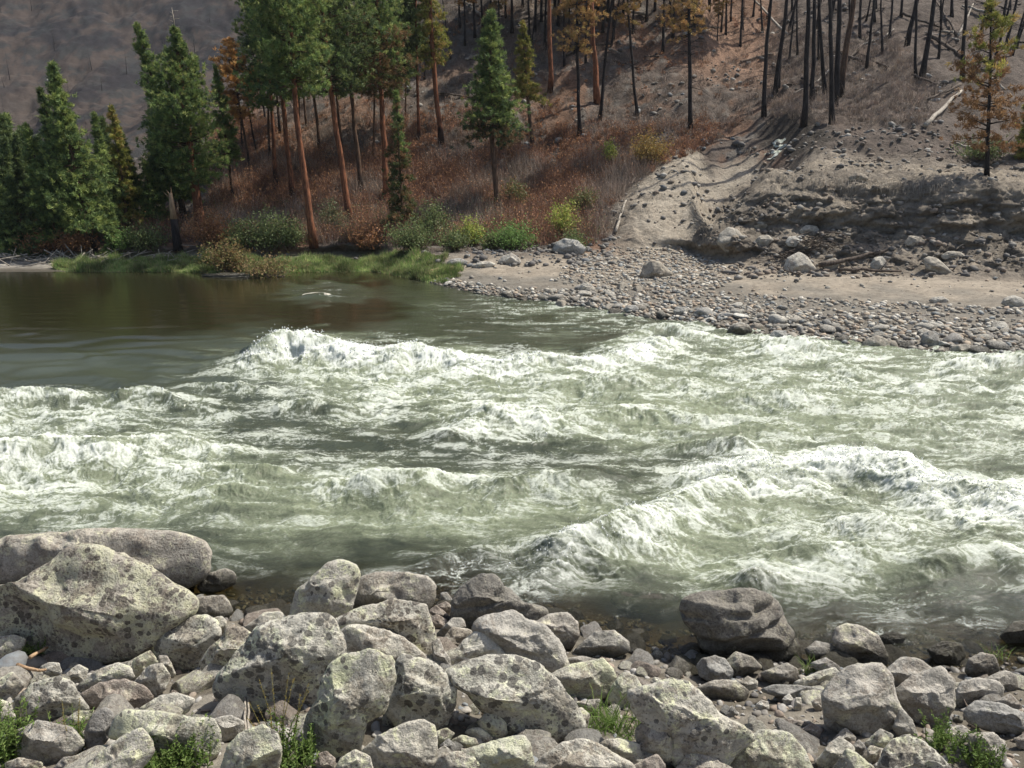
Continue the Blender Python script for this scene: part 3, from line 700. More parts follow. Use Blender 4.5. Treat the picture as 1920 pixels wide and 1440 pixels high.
cl = t.n('ShaderNodeMixShader'); t.l(fr.outputs[0], cl.inputs[0]); t.l(tr.outputs[0], cl.inputs[1]); t.l(gl.outputs[0], cl.inputs[2])
mx = t.n('ShaderNodeMixShader'); t.l(t.math('MAXIMUM', de, t.math('MULTIPLY', fm, 0.8)), mx.inputs[0]); t.l(cl.outputs[0], mx.inputs[1]); t.l(pb.outputs[0], mx.inputs[2])
M['water'] = t.done(mx.outputs[0])
wat = np_mesh('water', W0.reshape(-1, 3), grid_faces(WR, WC), M['water'], True, {'foam': foam.ravel(), 'aer': aer.ravel(), 'depth': dep.ravel(), 'pool': (sst(690, 600, ppy) * sst(.12, .0, turb)).ravel()})
tag(link('water', wat), 'green whitewater river running past a calm brown pool', 'river', kind='structure')

# spray thrown off the crests: many small clots of white water
t = NT('white_spray')
M['spray'] = t.done(t.pbsdf((0.70, 0.72, 0.72), 0.5, None, 0.3))
rs = np.random.RandomState(5)
wgt = (sst(.25, .8, cf) * sst(.15, .6, hgt) * 1.0 + .03 * sst(.25, .7, foam) + .12 * sst(.9, 1.0, r3) * sst(.1, .5, foam)) * (ppy < 1200) * (ppx > -60) * (ppx < 1980) * (fd > 8)
area = (wy / 12) ** 1.2
pr = (wgt * 1.0).ravel(); pr = pr / pr.sum()
NS = 5000
ii = rs.choice(len(pr), NS, p=pr)
hb = cf.ravel()[ii]; yy = wy.ravel()[ii]
Cs = W0.reshape(-1, 3)[ii] + rs.normal(scale=.04, size=(NS, 3)) * [1, 1, 0]
up = rs.exponential(1.0, NS) * (.010 + .055 * sst(.3, .8, hb) * (hgt.ravel()[ii].clip(0, 1)))
Cs[:, 2] += up - .005
sz = (.005 + .010 * rs.rand(NS) ** 2) * np.clip(yy / 14, .7, 1.9) * np.exp(-up * 2.0)
ov = np.array([[1, 0, 0], [-1, 0, 0], [0, 1, 0], [0, -1, 0], [0, 0, 1.5], [0, 0, -1.5]], float)
of = np.array([[0, 2, 4], [2, 1, 4], [1, 3, 4], [3, 0, 4], [2, 0, 5], [1, 2, 5], [3, 1, 5], [0, 3, 5]])
st = rs.uniform(.6, 1.7, (NS, 1, 3))
Vs = Cs[:, None] + ov[None] * sz[:, None, None] * st
Fs = of[None] + (np.arange(NS) * 6)[:, None, None]
sm_ = np_mesh('spray', Vs.reshape(-1, 3), Fs.reshape(-1, 3), M['spray'])
tag(link('spray', sm_), 'white droplets and clots of foam leaping off the wave crests', 'spray', kind='stuff')
# ================================================================ rocks
def clip_planes(Q, planes):
    for n, d, s in planes:
        e = Q @ n - d
        Q = Q - np.where(e > 0, e * s, 0)[:, None] * n
    return Q
def outline_rock(name, poly, mat, label, seed, depth=0.85, lvl=5, which='near', group=None, kb=2.6, cat='boulder', rough=1.0, back=0.55, yfix=None, grow=1.0, cut=None):
    rs = np.random.RandomState(seed)
    poly = np.array(poly, float)
    x, y = poly[:, 0], poly[:, 1]; x2, y2 = np.roll(x, -1), np.roll(y, -1)
    cr = x * y2 - x2 * y; A = cr.sum() / 2
    cx = ((x + x2) * cr).sum() / (6 * A); cy = ((y + y2) * cr).sum() / (6 * A)
    NT_ = 240; th = np.arange(NT_) / NT_ * 2 * math.pi
    dx, dy = np.cos(th), np.sin(th)
    Rr = np.zeros(NT_)
    for i in range(len(poly)):
        ax_, ay_ = x[i] - cx, y[i] - cy; ex, ey = x2[i] - x[i], y2[i] - y[i]
        den = dx * ey - dy * ex; den = np.where(np.abs(den) < 1e-9, 1e-9, den)
        tt = (ax_ * ey - ay_ * ex) / den; uu = (ax_ * dy - ay_ * dx) / den
        ok = (tt > 0) & (uu >= -1e-6) & (uu <= 1 + 1e-6)
        Rr = np.where(ok, np.maximum(Rr, tt), Rr)
    Rr = np.where(Rr <= 0, Rr[Rr > 0].mean(), Rr)
    kk = np.exp(-(np.arange(-7, 8) / 2.6) ** 2); kk /= kk.sum()
    Rr = np.convolve(np.concatenate([Rr[-7:], Rr, Rr[:7]]), kk, 'valid')
    Rr = Rr * (1 + .035 * grow) + 1.2 * grow
    hw = (x.max() - x.min()) / 2; hh_ = (y.max() - y.min()) / 2
    sc = math.sqrt(hw * hh_)
    ray_c = rays(cx, cy); F = ray_c / np.linalg.norm(ray_c)
    yb = y.max(); xb = x[np.argmax(y)] * .3 + cx * .7
    if yfix is None:
        g = hit(xb, yb - 1, which)
        w0 = atz(xb, yb - 1, -.02)
        Yb = w0[1] if (g is None or g[1] > w0[1]) else g[1]
    else: Yb = yfix
    mpp = Yb / ray_c[1] * np.linalg.norm(ray_c) / (FPX * np.linalg.norm(ray_c))    # metres per pixel at that distance
    dz = depth * sc * mpp
    tc = (Yb + back * dz) / ray_c[1]
    mpp = tc / FPX; dz = depth * sc * mpp
    V, Fc = ICO[lvl]
    s = V.copy()
    rho = np.sqrt(s[:, 0] ** 2 + s[:, 1] ** 2); ang = np.arctan2(s[:, 1], s[:, 0]) % (2 * math.pi)
    pl = (1 - np.abs(s[:, 2]) ** kb).clip(0, 1) ** (1 / kb)
    Rv = np.interp(ang, np.append(th, 2 * math.pi), np.append(Rr, Rr[0]))
    Q = np.stack([np.cos(ang) * pl, np.sin(ang) * pl, np.sign(s[:, 2]) * np.abs(s[:, 2]) ** .8], -1)   # unit body, z away from the eye
    Uw = np.array([0, -1.0, 0])                                     # screen up in this frame (y runs down)
    upn = np.array([0, -F_up(F), F[2]]); upn /= np.linalg.norm(upn)
    planes = []
    def addp(n, d, st):
        n = np.array(n, float); n /= np.linalg.norm(n); planes.append((n, d, st))
    j = lambda a: rs.normal(scale=a, size=3)
    addp(upn + j(.22), rs.uniform(.55, .72), 1.0)
    addp(np.array([0, .8, -.7]) + j(.22), rs.uniform(.50, .66), 1.0)
    addp(np.array([.75, .1, -.7]) + j(.25), rs.uniform(.68, .86), .8)
    addp(np.array([-.75, .15, -.7]) + j(.25), rs.uniform(.68, .86), .8)
    for _ in range(6 if mat in (M['grey'], M['slate']) else 11):
        n = rs.normal(size=3); n[2] = -abs(n[2]) - .3; addp(n, rs.uniform(.66, .92), 1.0)
    for pn_, pd_ in (cut or []): addp(pn_, pd_, 1.0)
    Q0 = Q.copy(); Q = clip_planes(Q, planes)
    # keep the outline: facets act fully on the facing side and fade at the rim
    rim = sst(.80, .985, pl)[:, None] * np.array([1, 1, 0]) 
    Q = Q * (1 - rim) + Q0 * rim
    qx = Q[:, 0] * Rv; qy = Q[:, 1] * Rv
    D = rays(cx + qx, cy + qy) * tc
    Pw = D + np.array([0, 0, CAMH]) + F * (Q[:, 2] * dz)[:, None]
    C0 = ray_c * tc + np.array([0, 0, CAMH])
    N = Pw - C0; N /= np.linalg.norm(N, axis=1)[:, None] + 1e-9
    S = sc * mpp
    so = rs.randint(1, 90)
    lo = fbm3(Pw / (S * 1.0), 3, so, .5) * .10 * S
    rg_ = (1 - 2.4 * np.abs(n3(Pw / (S * .6), so + 7))) * .05 * S
    mi = fbm3(Pw / (S * .17 + .03), 4, so + 11, .6) * .034 * min(S, .7)
    fi = fbm3(Pw / .045, 2, so + 17, .6) * .0045
    am = (1 - .75 * rim[:, 0])
    Pw = Pw + N * ((lo + rg_) * am * rough + mi * rough + fi)[:, None]
    if name == 'river_boulder':
        st_ = np.sin((Pw[:, 2] - .22 * Pw[:, 0]) * 19 + 3.2 * n2(Pw[:, 0] * 1.1, Pw[:, 2] * 1.6, 5)) * (.8 + .7 * n2(Pw[:, 0] * 2, Pw[:, 2] * 2, 8))
        Pw = Pw - N * (sst(.2, .9, st_) * .075)[:, None]
    base = np.array([C0[0], C0[1], Pw[:, 2].min()])
    me = np_mesh(name, Pw - base, Fc, mat)
    o = link(name, me, loc=base.tolist())
    tag(o, label, cat, group)
    return o
def F_up(F):
    Rv = np.cross(F, [0, 0, 1.0]); Rv /= np.linalg.norm(Rv); U = np.cross(Rv, F); return U[2]
S_ = 0.36458
def ca(pts): return [(a * S_, 960 + b * S_) for a, b in pts]
def cb(pts): return [(600 + a * S_, 1000 + b * S_) for a, b in pts]
def cc(pts): return [(1220 + a * S_, 1040 + b * S_) for a, b in pts]
ROCKS = [
# ---- left part
(ca,'brown','long low brown boulder at the water, farthest back on the left',[(-160,210),(0,165),(70,130),(150,130),(330,115),(560,105),(780,105),(960,120),(1020,150),(1065,215),(1030,330),(960,385),(800,420),(400,460),(0,460),(-160,420)],6,.8,{'kb':3.4,'rough':1.7}),
(ca,'crust','biggest boulder on the left, crusted with yellow green lichen, its left end in black shadow',[(-160,420),(-60,390),(100,380),(220,290),(340,200),(430,170),(540,198),(640,245),(790,300),(860,370),(960,408),(1008,478),(985,530),(880,585),(780,685),(690,745),(460,770),(250,800),(100,760),(0,700),(-160,660)],6,.62,{'cut':[((-.72,.62,-.32),.47)]}),
(ca,'brown','small wet boulder standing alone in the water behind the big lichened boulder',[(1015,385),(1050,345),(1080,318),(1150,295),(1190,305),(1213,335),(1205,370),(1150,395),(1100,418),(1040,415)],4,.8,{}),
(ca,'brown','flat topped rock at the water end of the biggest lichened boulder',[(990,450),(1060,438),(1145,430),(1172,460),(1192,505),(1160,565),(1100,560),(1000,560),(960,500)],4,.8,{}),
(ca,'spotted','tilted oval boulder leaning on the right foot of the biggest boulder',[(785,685),(860,620),(960,550),(1060,533),(1112,560),(1132,640),(1080,690),(1040,740),(1010,805),(960,825),(870,790),(800,730)],5,.8,{}),
(ca,'pale','small smooth rock behind the tilted oval boulder by the water',[(1095,548),(1140,538),(1165,565),(1155,610),(1120,650),(1095,620)],4,.8,{}),
(ca,'lichen','pale boulder wedged left of the large black spotted boulder',[(1032,770),(1080,700),(1150,640),(1165,592),(1240,598),(1310,640),(1290,720),(1230,790),(1150,860),(1060,850)],5,.8,{}),
(ca,'spotted','large humped boulder with black lichen spots, second from the tall one at the shore',[(1115,905),(1130,840),(1200,755),(1260,690),(1310,625),(1330,590),(1460,560),(1600,530),(1680,535),(1720,590),(1762,660),(1765,740),(1710,850),(1665,950),(1600,1010),(1480,1035),(1350,1025),(1220,995),(1130,965)],6,.7,{}),
(ca,'pale','small rounded rock peeping out behind the large humped spotted boulder',[(1250,600),(1310,560),(1360,522),(1440,515),(1480,560),(1450,600),(1330,630)],4,.8,{}),
(ca,'lichen','tall pale boulder standing at the shore with its top leaning right',[(1480,580),(1530,400),(1600,350),(1680,270),(1740,252),(1820,273),(1847,312),(1830,400),(1800,500),(1700,560),(1620,590)],5,.75,{}),
(ca,'lichen','rock at the left edge just below the big shadowed boulder',[(-80,700),(0,645),(70,635),(130,655),(115,700),(60,735),(0,795),(-80,800)],4,.8,{}),
(ca,'spotted','broad slanted rock with a row of black lichen patches, low on the left',[(85,1045),(80,965),(180,880),(300,850),(370,880),(400,940),(462,1022),(300,1055),(200,1075),(150,1105),(95,1100)],5,.8,{}),
(ca,'lichen','wedge shaped lichened rock above the reddish layered one',[(390,900),(500,820),(600,780),(660,798),(692,850),(640,885),(560,900),(500,915),(420,945)],4,.8,{}),
(ca,'red','reddish brown layered rock in the middle of the left rock pile',[(415,940),(520,880),(640,863),(740,900),(782,950),(740,1005),(650,1025),(500,1025),(430,1000)],5,.7,{}),
(ca,'pale','upright block left of the reddish cobbles',[(690,880),(760,800),(830,780),(872,840),(850,905),(800,955),(740,900)],4,.8,{}),
(ca,'lichen','small curved rock under the right foot of the biggest boulder',[(690,760),(770,713),(802,760),(755,830),(702,875),(678,820)],4,.8,{}),
(ca,'grey','narrow grey rock standing on end below the tilted oval boulder',[(818,742),(860,742),(902,830),(880,858),(820,785)],4,.8,{}),
(ca,'pale','pale flattened rock right of the reddish layered one',[(708,1015),(830,950),(900,933),(1003,963),(965,1025),(880,1065),(760,1045)],4,.7,{}),
(ca,'slate','dark faced rock standing on edge between two pale rocks, low on the left',[(438,1130),(480,1040),(540,1008),(580,1040),(592,1092),(540,1185),(480,1245),(442,1210)],4,.8,{}),
(ca,'lichen','small pale rock left of the dark faced rock on edge',[(340,1065),(400,1028),(480,1026),(470,1075),(430,1125),(350,1110)],4,.8,{}),
(ca,'grey','blocky layered rock in the lower left corner above the cut off rocks',[(75,1245),(88,1130),(200,1080),(360,1108),(432,1190),(380,1245),(300,1275),(250,1305),(120,1290)],5,.8,{}),
(ca,'lichen','slanting white streaked rock at the bottom edge left of the weeds',[(415,1340),(520,1240),(640,1150),(722,1112),(772,1170),(792,1230),(740,1300),(640,1400),(450,1420)],5,.8,{}),
(ca,'green','wide smooth slab crusted with green lichen behind the bright weeds',[(560,1190),(600,1060),(650,1018),(800,1028),(960,1058),(1090,1065),(1132,1150),(1122,1225),(1062,1295),(900,1290),(780,1240),(700,1130),(620,1160)],5,.7,{}),
(ca,'grey','shaded rock under the overhang of the large humped spotted boulder',[(1085,1070),(1180,1048),(1252,1080),(1235,1150),(1140,1185),(1110,1130)],4,.8,{}),
(ca,'green','rounded rock at the bottom edge behind the yellow flower stalks',[(1135,1340),(1180,1200),(1260,1130),(1350,1098),(1422,1140),(1442,1230),(1425,1340),(1300,1410),(1150,1400)],5,.8,{}),
(ca,'red','round reddish cobble at the bottom edge beside the tall mossy boulder',[(1618,1290),(1640,1245),(1680,1233),(1722,1270),(1712,1325),(1640,1340)],4,.8,{}),
(ca,'lichen','small lichened rock at the left edge beside the wood splinters',[(-60,880),(0,860),(60,825),(125,890),(60,965),(0,975),(-60,970)],4,.8,{}),
(ca,'lichen','rock half out of the frame at the left edge behind the big green weed',[(-80,1000),(0,970),(50,985),(85,1080),(0,1130),(-80,1120)],4,.8,{}),
(ca,'pale','small pale rock on top of the pebbles left of the splinters',[(212,795),(250,778),(300,778),(315,830),(250,862),(215,840)],4,.8,{}),
(ca,'pale','small square rock between the wedge rock and the pale pebble',[(318,855),(400,788),(452,810),(425,880),(360,885)],4,.8,{}),
(ca,'lichen','rock above the wood splinters at the left edge',[(55,840),(110,810),(150,830),(140,880),(80,880)],4,.8,{}),
(ca,'lichen','low rock in the bottom left corner',[(30,1290),(100,1268),(210,1285),(225,1340),(40,1360)],4,.8,{}),
(ca,'grey','grey rock between the wide green slab and the bottom slanting rock',[(275,1320),(330,1265),(400,1255),(395,1330),(300,1350)],4,.8,{}),
# ---- middle part
(cb,'mossy','tall mossy boulder with a smaller oval boulder pressed to its right side',[(-75,1050),(-70,950),(0,850),(20,760),(60,680),(130,635),(250,605),(370,650),(380,760),(320,920),(240,970),(200,1115),(90,1165),(0,1135)],6,.7,{}),
(cb,'brown','blocky boulder at the shore with a dark left face, right of the tall leaning one',[(160,390),(165,290),(210,230),(300,203),(420,208),(540,223),(583,262),(580,340),(560,405),(480,400),(380,420),(250,430),(180,420)],5,.8,{}),
(cb,'spotted','low crested boulder with dark spots below the dark faced shore block',[(55,460),(180,400),(240,375),(290,370),(380,342),(450,355),(540,372),(556,430),(592,540),(598,640),(560,670),(500,640),(420,590),(330,550),(200,520),(90,500)],5,.7,{}),
(cb,'pale','broad smooth whitish slab boulder with a few round dark spots',[(100,560),(105,515),(150,478),(230,478),(330,500),(420,538),(500,598),(565,650),(540,690),(380,720),(250,680),(120,680)],5,.7,{}),
(cb,'spotted','round boulder densely spotted with black lichen',[(350,920),(372,790),(385,690),(430,625),(480,640),(560,658),(640,718),(692,800),(693,880),(652,970),(600,1025),(500,1015),(400,995)],6,.8,{}),
(cb,'lichen','egg shaped boulder pressed against the tall mossy boulder',[(212,870),(218,760),(268,708),(340,708),(370,760),(362,840),(300,912),(245,935)],5,.8,{'back':-.1}),
(cb,'river','dark craggy boulder with sharp ribs rising from the water edge',[(675,470),(690,340),(740,275),(790,240),(830,213),(905,225),(980,300),(1045,362),(1130,368),(1170,405),(1145,445),(1080,470),(980,470),(860,480),(780,515)],6,.75,{}),
(cb,'grey','large smooth brownish grey boulder below the craggy one',[(785,500),(820,450),(860,428),(950,412),(1000,398),(1060,447),(1150,478),(1212,540),(1250,610),(1275,690),(1180,730),(1000,700),(960,640),(850,560)],6,.75,{}),
(cb,'grey','egg shaped boulder at the shore right of the smooth brownish one',[(1105,465),(1180,418),(1270,412),(1320,458),(1330,520),(1290,592),(1240,605),(1180,560)],5,.8,{}),
(cb,'grey','smooth rounded boulder lying in the shallows with a brown algae fringe',[(1305,610),(1350,568),(1420,508),(1510,503),(1585,560),(1588,605),(1500,645),(1400,645),(1320,640)],5,.8,{}),
(cb,'pale','whitish pyramid shaped boulder',[(663,630),(740,558),(808,500),(852,508),(955,625),(890,660),(700,695),(668,665)],5,.8,{}),
(cb,'spotted','very large dark undercut boulder with clustered black lichen in the middle of the near bank',[(653,710),(740,670),(860,638),(1000,636),(1120,678),(1200,755),(1295,860),(1355,960),(1345,1055),(1270,1085),(1100,1070),(960,1030),(900,960),(830,900),(770,810),(690,800)],6,.75,{'cut':[((-.1,.95,-.3),.42)]}),
(cb,'grey','rounded rock above the wet gap left of the whitish pyramid boulder',[(598,520),(680,440),(728,436),(747,480),(700,505),(630,540)],4,.8,{}),
(cb,'pale','squat rock just left of the whitish pyramid boulder',[(618,570),(680,484),(770,500),(782,520),(720,580),(662,625)],4,.8,{}),
(cb,'red','highest of the reddish cobbles beside the shore block',[(598,375),(650,353),(682,385),(662,422),(615,405)],4,.8,{}),
(cb,'red','slanted reddish cobble in the middle of the pocket beside the shore block',[(560,402),(598,373),(672,432),(640,455),(590,430)],4,.8,{}),
(cb,'red','lowest and roundest reddish cobble beside the shore block',[(555,455),(600,418),(652,450),(640,492),(580,495)],4,.8,{}),
(cb,'slate','black wet rock poking up at the water edge left of the craggy boulder',[(622,310),(650,305),(685,350),(670,378),(630,360)],4,.8,{}),
(cb,'grey','narrow rock squeezed between the low crested boulder and the pyramid',[(575,570),(612,540),(635,600),(668,645),(662,710),(600,700)],4,.8,{}),
(cb,'green','flat topped greenish boulder right of the very large undercut one',[(1175,735),(1290,680),(1452,648),(1502,700),(1522,745),(1482,845),(1380,860),(1300,850),(1220,800)],5,.8,{}),
(cb,'grey','thin flat rock behind the flat topped greenish boulder',[(1255,645),(1350,635),(1445,655),(1420,690),(1270,700)],4,.8,{}),
(cb,'spotted','small dome shaped rock with black dots in the shade of the very large boulder',[(812,975),(850,930),(910,928),(952,980),(962,1030),(900,1068),(850,1045)],4,.8,{}),
(cb,'green','loaf shaped small stone, leftmost of the row below the round spotted boulder',[(583,1050),(600,1020),(650,1003),(687,1030),(660,1065),(600,1105)],4,.8,{}),
(cb,'green','smooth flattened oval stone in the row below the round spotted boulder',[(678,1065),(730,1040),(800,1058),(812,1085),(760,1112),(690,1105)],4,.8,{}),
(cb,'pale','small upright stone behind the smooth flattened oval one',[(748,1025),(770,1008),(820,1003),(885,1048),(870,1080),(810,1075)],4,.8,{}),
(cb,'slate','bluish grey angular stone, smallest of the row below the round spotted boulder',[(617,1095),(660,1058),(693,1090),(682,1125),(638,1118)],4,.8,{}),
(cb,'lichen','big tilted boulder at the bottom edge, finely speckled, below the mossy one',[(222,1120),(300,1050),(440,980),(520,962),(583,990),(595,1085),(582,1205),(440,1240),(280,1245),(228,1180)],6,.75,{}),
(cb,'grey','dull grey rock touching the right end of the big tilted bottom boulder',[(588,1130),(640,1093),(668,1120),(630,1175),(590,1190)],4,.8,{}),
(cb,'green','smooth sloping slab at the bottom edge in front of the undercut boulder',[(690,1140),(800,1098),(950,1058),(1040,1043),(1072,1080),(1098,1195),(1060,1235),(900,1270),(840,1180)],5,.75,{}),
(cb,'lichen','low rounded rock cut by the bottom edge left of the smooth sloping slab',[(588,1230),(620,1148),(700,1128),(800,1138),(880,1180),(900,1270),(600,1270)],5,.75,{}),
(cb,'lichen','small mottled rock cut by the bottom edge left of the big tilted boulder',[(75,1230),(110,1158),(180,1118),(252,1150),(268,1215),(250,1270),(90,1270)],5,.75,{}),
(cb,'pale','very wide whitish boulder cut by the bottom edge in the middle',[(1075,1230),(1160,1138),(1250,1080),(1350,1060),(1430,1088),(1510,1138),(1605,1190),(1625,1270),(1350,1290),(1080,1280)],6,.7,{}),
(cb,'lichen','spotted low rock below the bright grass tuft',[(1430,1090),(1480,1062),(1540,1058),(1640,1088),(1655,1180),(1580,1185),(1500,1140)],4,.8,{}),
(cb,'brown','dark brown blocky boulder standing at the left end of the broad pale slab',[(1628,1020),(1680,953),(1760,958),(1832,1000),(1862,1100),(1805,1165),(1680,1185),(1640,1105)],5,.8,{'back':.1}),
(cb,'red','pinkish rock at the bottom edge below the dark brown blocky boulder',[(1615,1195),(1730,1138),(1772,1190),(1765,1265),(1620,1265)],4,.8,{}),
(cb,'green','medium boulder between the grass tuft and the pebbly hollow',[(1500,790),(1560,718),(1622,738),(1665,820),(1605,885),(1540,905),(1480,865)],5,.8,{}),
(cb,'grey','flat brownish rock lying right above the bright grass tuft',[(1305,870),(1440,853),(1425,925),(1350,935)],4,.7,{}),
(cb,'lichen','rock tucked under the lower right end of the very large undercut boulder',[(1300,910),(1345,900),(1385,935),(1370,1010),(1330,1060),(1295,1000)],4,.8,{}),
# ---- right part
(cc,'lichen','broad pale slab with brown patches, the widest rock right of the grass tuft',[(-110,700),(-40,690),(20,670),(120,643),(200,668),(300,758),(345,822),(480,888),(535,940),(440,1010),(380,1110),(150,1120),(80,1000),(-20,880),(-90,800)],6,.5,{}),
(cc,'river','big fluted boulder standing alone in the river shallows',[(158,290),(170,240),(220,212),(280,198),(380,195),(450,185),(520,182),(605,210),(662,270),(680,330),(720,395),(750,450),(768,525),(740,560),(600,560),(480,550),(340,530),(270,480),(230,400),(185,350)],6,.8,{'rough':.55}),
(cc,'brown','dark rounded boulder at the water edge right of the fluted one',[(935,440),(955,380),(1010,360),(1090,378),(1165,420),(1222,530),(1205,570),(1110,580),(1030,560),(975,500)],5,.85,{}),
(cc,'grey','smooth oval boulder left of the dark rounded water edge boulder',[(798,490),(850,448),(930,463),(992,520),(965,565),(880,550),(815,530)],4,.8,{}),
(cc,'slate','smooth grey stone under the smooth oval boulder at the waterline',[(820,560),(900,532),(960,570),(985,612),(880,620)],4,.8,{}),
(cc,'slate','dark grey angular block in the shallows in front of the fluted boulder',[(240,570),(270,535),(330,523),(380,538),(424,600),(412,640),(330,660),(258,625)],5,.85,{}),
(cc,'brown','humped rock right of the dark grey angular block',[(378,560),(440,503),(520,528),(575,582),(500,612),(430,640)],4,.8,{}),
(cc,'grey','pale rounded rock right of the humped one at the waterline',[(565,610),(650,578),(700,560),(753,590),(753,660),(680,680),(600,650)],4,.8,{}),
(cc,'pale','flat sunlit rock left of the large upright brown boulder',[(730,660),(860,608),(940,580),(975,620),(965,680),(900,710),(800,700)],4,.7,{}),
(cc,'slate','long low blue grey flat rock above the pebbly hollow',[(555,700),(640,668),(800,678),(885,690),(872,735),(780,755),(640,725)],4,.7,{}),
(cc,'grey','large upright brownish boulder with a square right shoulder',[(885,720),(940,640),(1010,588),(1100,575),(1180,563),(1232,620),(1252,720),(1292,805),(1270,875),(1200,930),(1090,935),(1030,900),(960,850),(900,835)],6,.8,{}),
(cc,'grey','boulder behind and between the two large upright boulders',[(1208,600),(1285,533),(1370,538),(1445,588),(1400,660),(1300,720),(1245,700)],5,.8,{}),
(cc,'grey','large rounded boulder right of the upright square shouldered one',[(1252,705),(1350,630),(1490,578),(1555,650),(1556,780),(1512,875),(1400,890),(1300,810)],6,.8,{}),
(cc,'grey','smooth slab leaning in the gap at the foot of the two upright boulders',[(1245,890),(1288,788),(1342,850),(1378,945),(1290,945)],4,.7,{}),
(cc,'grey','smooth pillow shaped boulder above the long one at the right edge',[(1555,750),(1600,658),(1680,638),(1782,653),(1815,690),(1792,745),(1700,775),(1620,800),(1568,800)],5,.8,{}),
(cc,'slate','long smooth loaf shaped boulder reaching the right edge',[(1615,800),(1680,753),(1800,768),(1925,820),(2000,862),(1965,940),(1840,920),(1700,890),(1628,855)],5,.8,{}),
(cc,'grey','striped rock behind the long loaf shaped boulder',[(1775,755),(1850,718),(1905,775),(1910,815),(1800,785)],4,.8,{}),
(cc,'brown','knobbly weathered boulder near the water on the right',[(1620,600),(1640,538),(1700,508),(1765,520),(1790,590),(1745,630),(1660,650)],5,.8,{}),
(cc,'brown','low brown rock right of the pillow shaped boulder',[(1688,650),(1820,598),(1875,620),(1885,685),(1830,710),(1790,680)],4,.8,{}),
(cc,'dark','dark algae covered rock in the water behind the knobbly boulder',[(1425,490),(1500,448),(1595,460),(1618,520),(1575,570),(1480,570)],5,.8,{}),
(cc,'dark','nearly black wet boulder in the water at the right edge',[(1800,420),(1870,348),(1925,343),(2010,400),(1970,470),(1850,470)],5,.8,{}),
(cc,'dark','low flat wet rock awash behind the dark rounded boulder',[(1150,430),(1240,398),(1312,420),(1285,470),(1190,470)],4,.6,{}),
(cc,'green','bright green lichened boulder at the bottom edge',[(405,1110),(430,1030),(480,960),(570,908),(700,918),(782,1000),(830,1110),(800,1160),(410,1160)],6,.75,{}),
(cc,'pale','pointed pale boulder right of the bright green one',[(855,1060),(920,978),(970,938),(1042,990),(1042,1045),(960,1110),(890,1115)],5,.8,{}),
(cc,'lichen','flattened rock below the gap of the two upright boulders',[(1105,970),(1180,898),(1242,928),(1240,985),(1150,1010)],4,.8,{}),
(cc,'spotted','large spotted boulder at the bottom edge left of the leafy weed',[(1175,1080),(1210,1000),(1250,958),(1330,928),(1402,965),(1485,1040),(1550,1110),(1500,1160),(1180,1160)],6,.75,{}),
(cc,'grey','round grey boulder behind the leafy weed on the right',[(1495,905),(1600,878),(1650,920),(1645,995),(1560,1010),(1500,955)],5,.8,{}),
(cc,'grey','dull green grey boulder right of the leafy weed',[(1635,925),(1760,918),(1822,975),(1825,1065),(1750,1090),(1660,1070),(1640,990)],5,.8,{}),
(cc,'grey','round smooth grey stone at the foot of the upright square shouldered boulder',[(938,950),(1000,893),(1053,940),(1042,980),(980,975)],4,.8,{}),
(cc,'slate','small oval dark stone right of the pointed pale boulder',[(1028,1000),(1070,953),(1103,990),(1092,1035),(1050,1040)],4,.8,{}),
(cc,'pale','small pale stone touching the flattened rock at the bottom right',[(1088,1040),(1130,983),(1183,1000),(1165,1065),(1110,1080)],4,.8,{}),
(cc,'green','dark striped wedge of rock at the bottom edge right of the pointed pale boulder',[(930,1120),(1010,998),(1062,1030),(1160,1110),(1150,1160),(930,1160)],5,.8,{}),
(cc,'brown','sharp brown ridge of rock at the bottom edge in front of the broad slab',[(125,1110),(200,1028),(260,1013),(340,1058),(430,1110),(400,1160),(130,1160)],5,.8,{}),
(cc,'pale','small tan block sitting right of the humped rock',[(458,660),(500,628),(547,650),(542,692),(490,702)],4,.8,{}),
(cc,'brown','flat brown rock bordering the pebbly hollow on its upper left',[(225,690),(330,648),(430,648),(503,700),(480,755),(380,755),(290,735)],4,.7,{}),
(cc,'red','low brown rock in the middle of the pebbly hollow',[(635,875),(700,848),(790,858),(825,880),(780,915),(680,905)],4,.7,{}),
(cc,'red','tan angular rock at the lower right of the pebbly hollow',[(778,900),(830,868),(882,900),(852,955),(800,940)],4,.8,{}),
(cc,'grey','dull rock in front of the upright square shouldered boulder',[(888,790),(950,748),(1000,830),(1040,880),(1022,925),(960,910),(898,870)],4,.8,{'back':.2}),
(cc,'pale','pale rock between the large rounded boulder and the pillow shaped one',[(1535,665),(1590,660),(1595,745),(1560,760)],4,.8,{}),
(cc,'grey','stone cut by the right edge below the long loaf shaped boulder',[(1875,950),(1930,918),(1975,955),(1975,1010),(1890,990)],4,.8,{}),
(cc,'white','brightest white stone in the pebbly hollow',[(545,772),(570,750),(602,758),(605,795),(560,805)],3,.8,{}),
(cc,'white','white wedge shaped stone near the dull rock by the pebbly hollow',[(678,745),(712,716),(742,760),(700,778)],3,.8,{}),
(cc,'pale','small pale stone standing upright in the pebbly hollow',[(738,795),(745,738),(772,738),(774,805)],3,.8,{}),
(cc,'white','whitish stone against the left side of the upright square shouldered boulder',[(828,755),(870,738),(884,790),(852,808)],3,.8,{}),
(cc,'slate','bluish stone at the left end of the pebbly hollow',[(388,828),(420,778),(448,820),(420,838)],3,.8,{}),
(cc,'pale','pale egg shaped pebble at the waterline left of the dark grey angular block',[(0,655),(20,632),(50,640),(52,665),(20,675)],3,.8,{}),
]
sd = 100
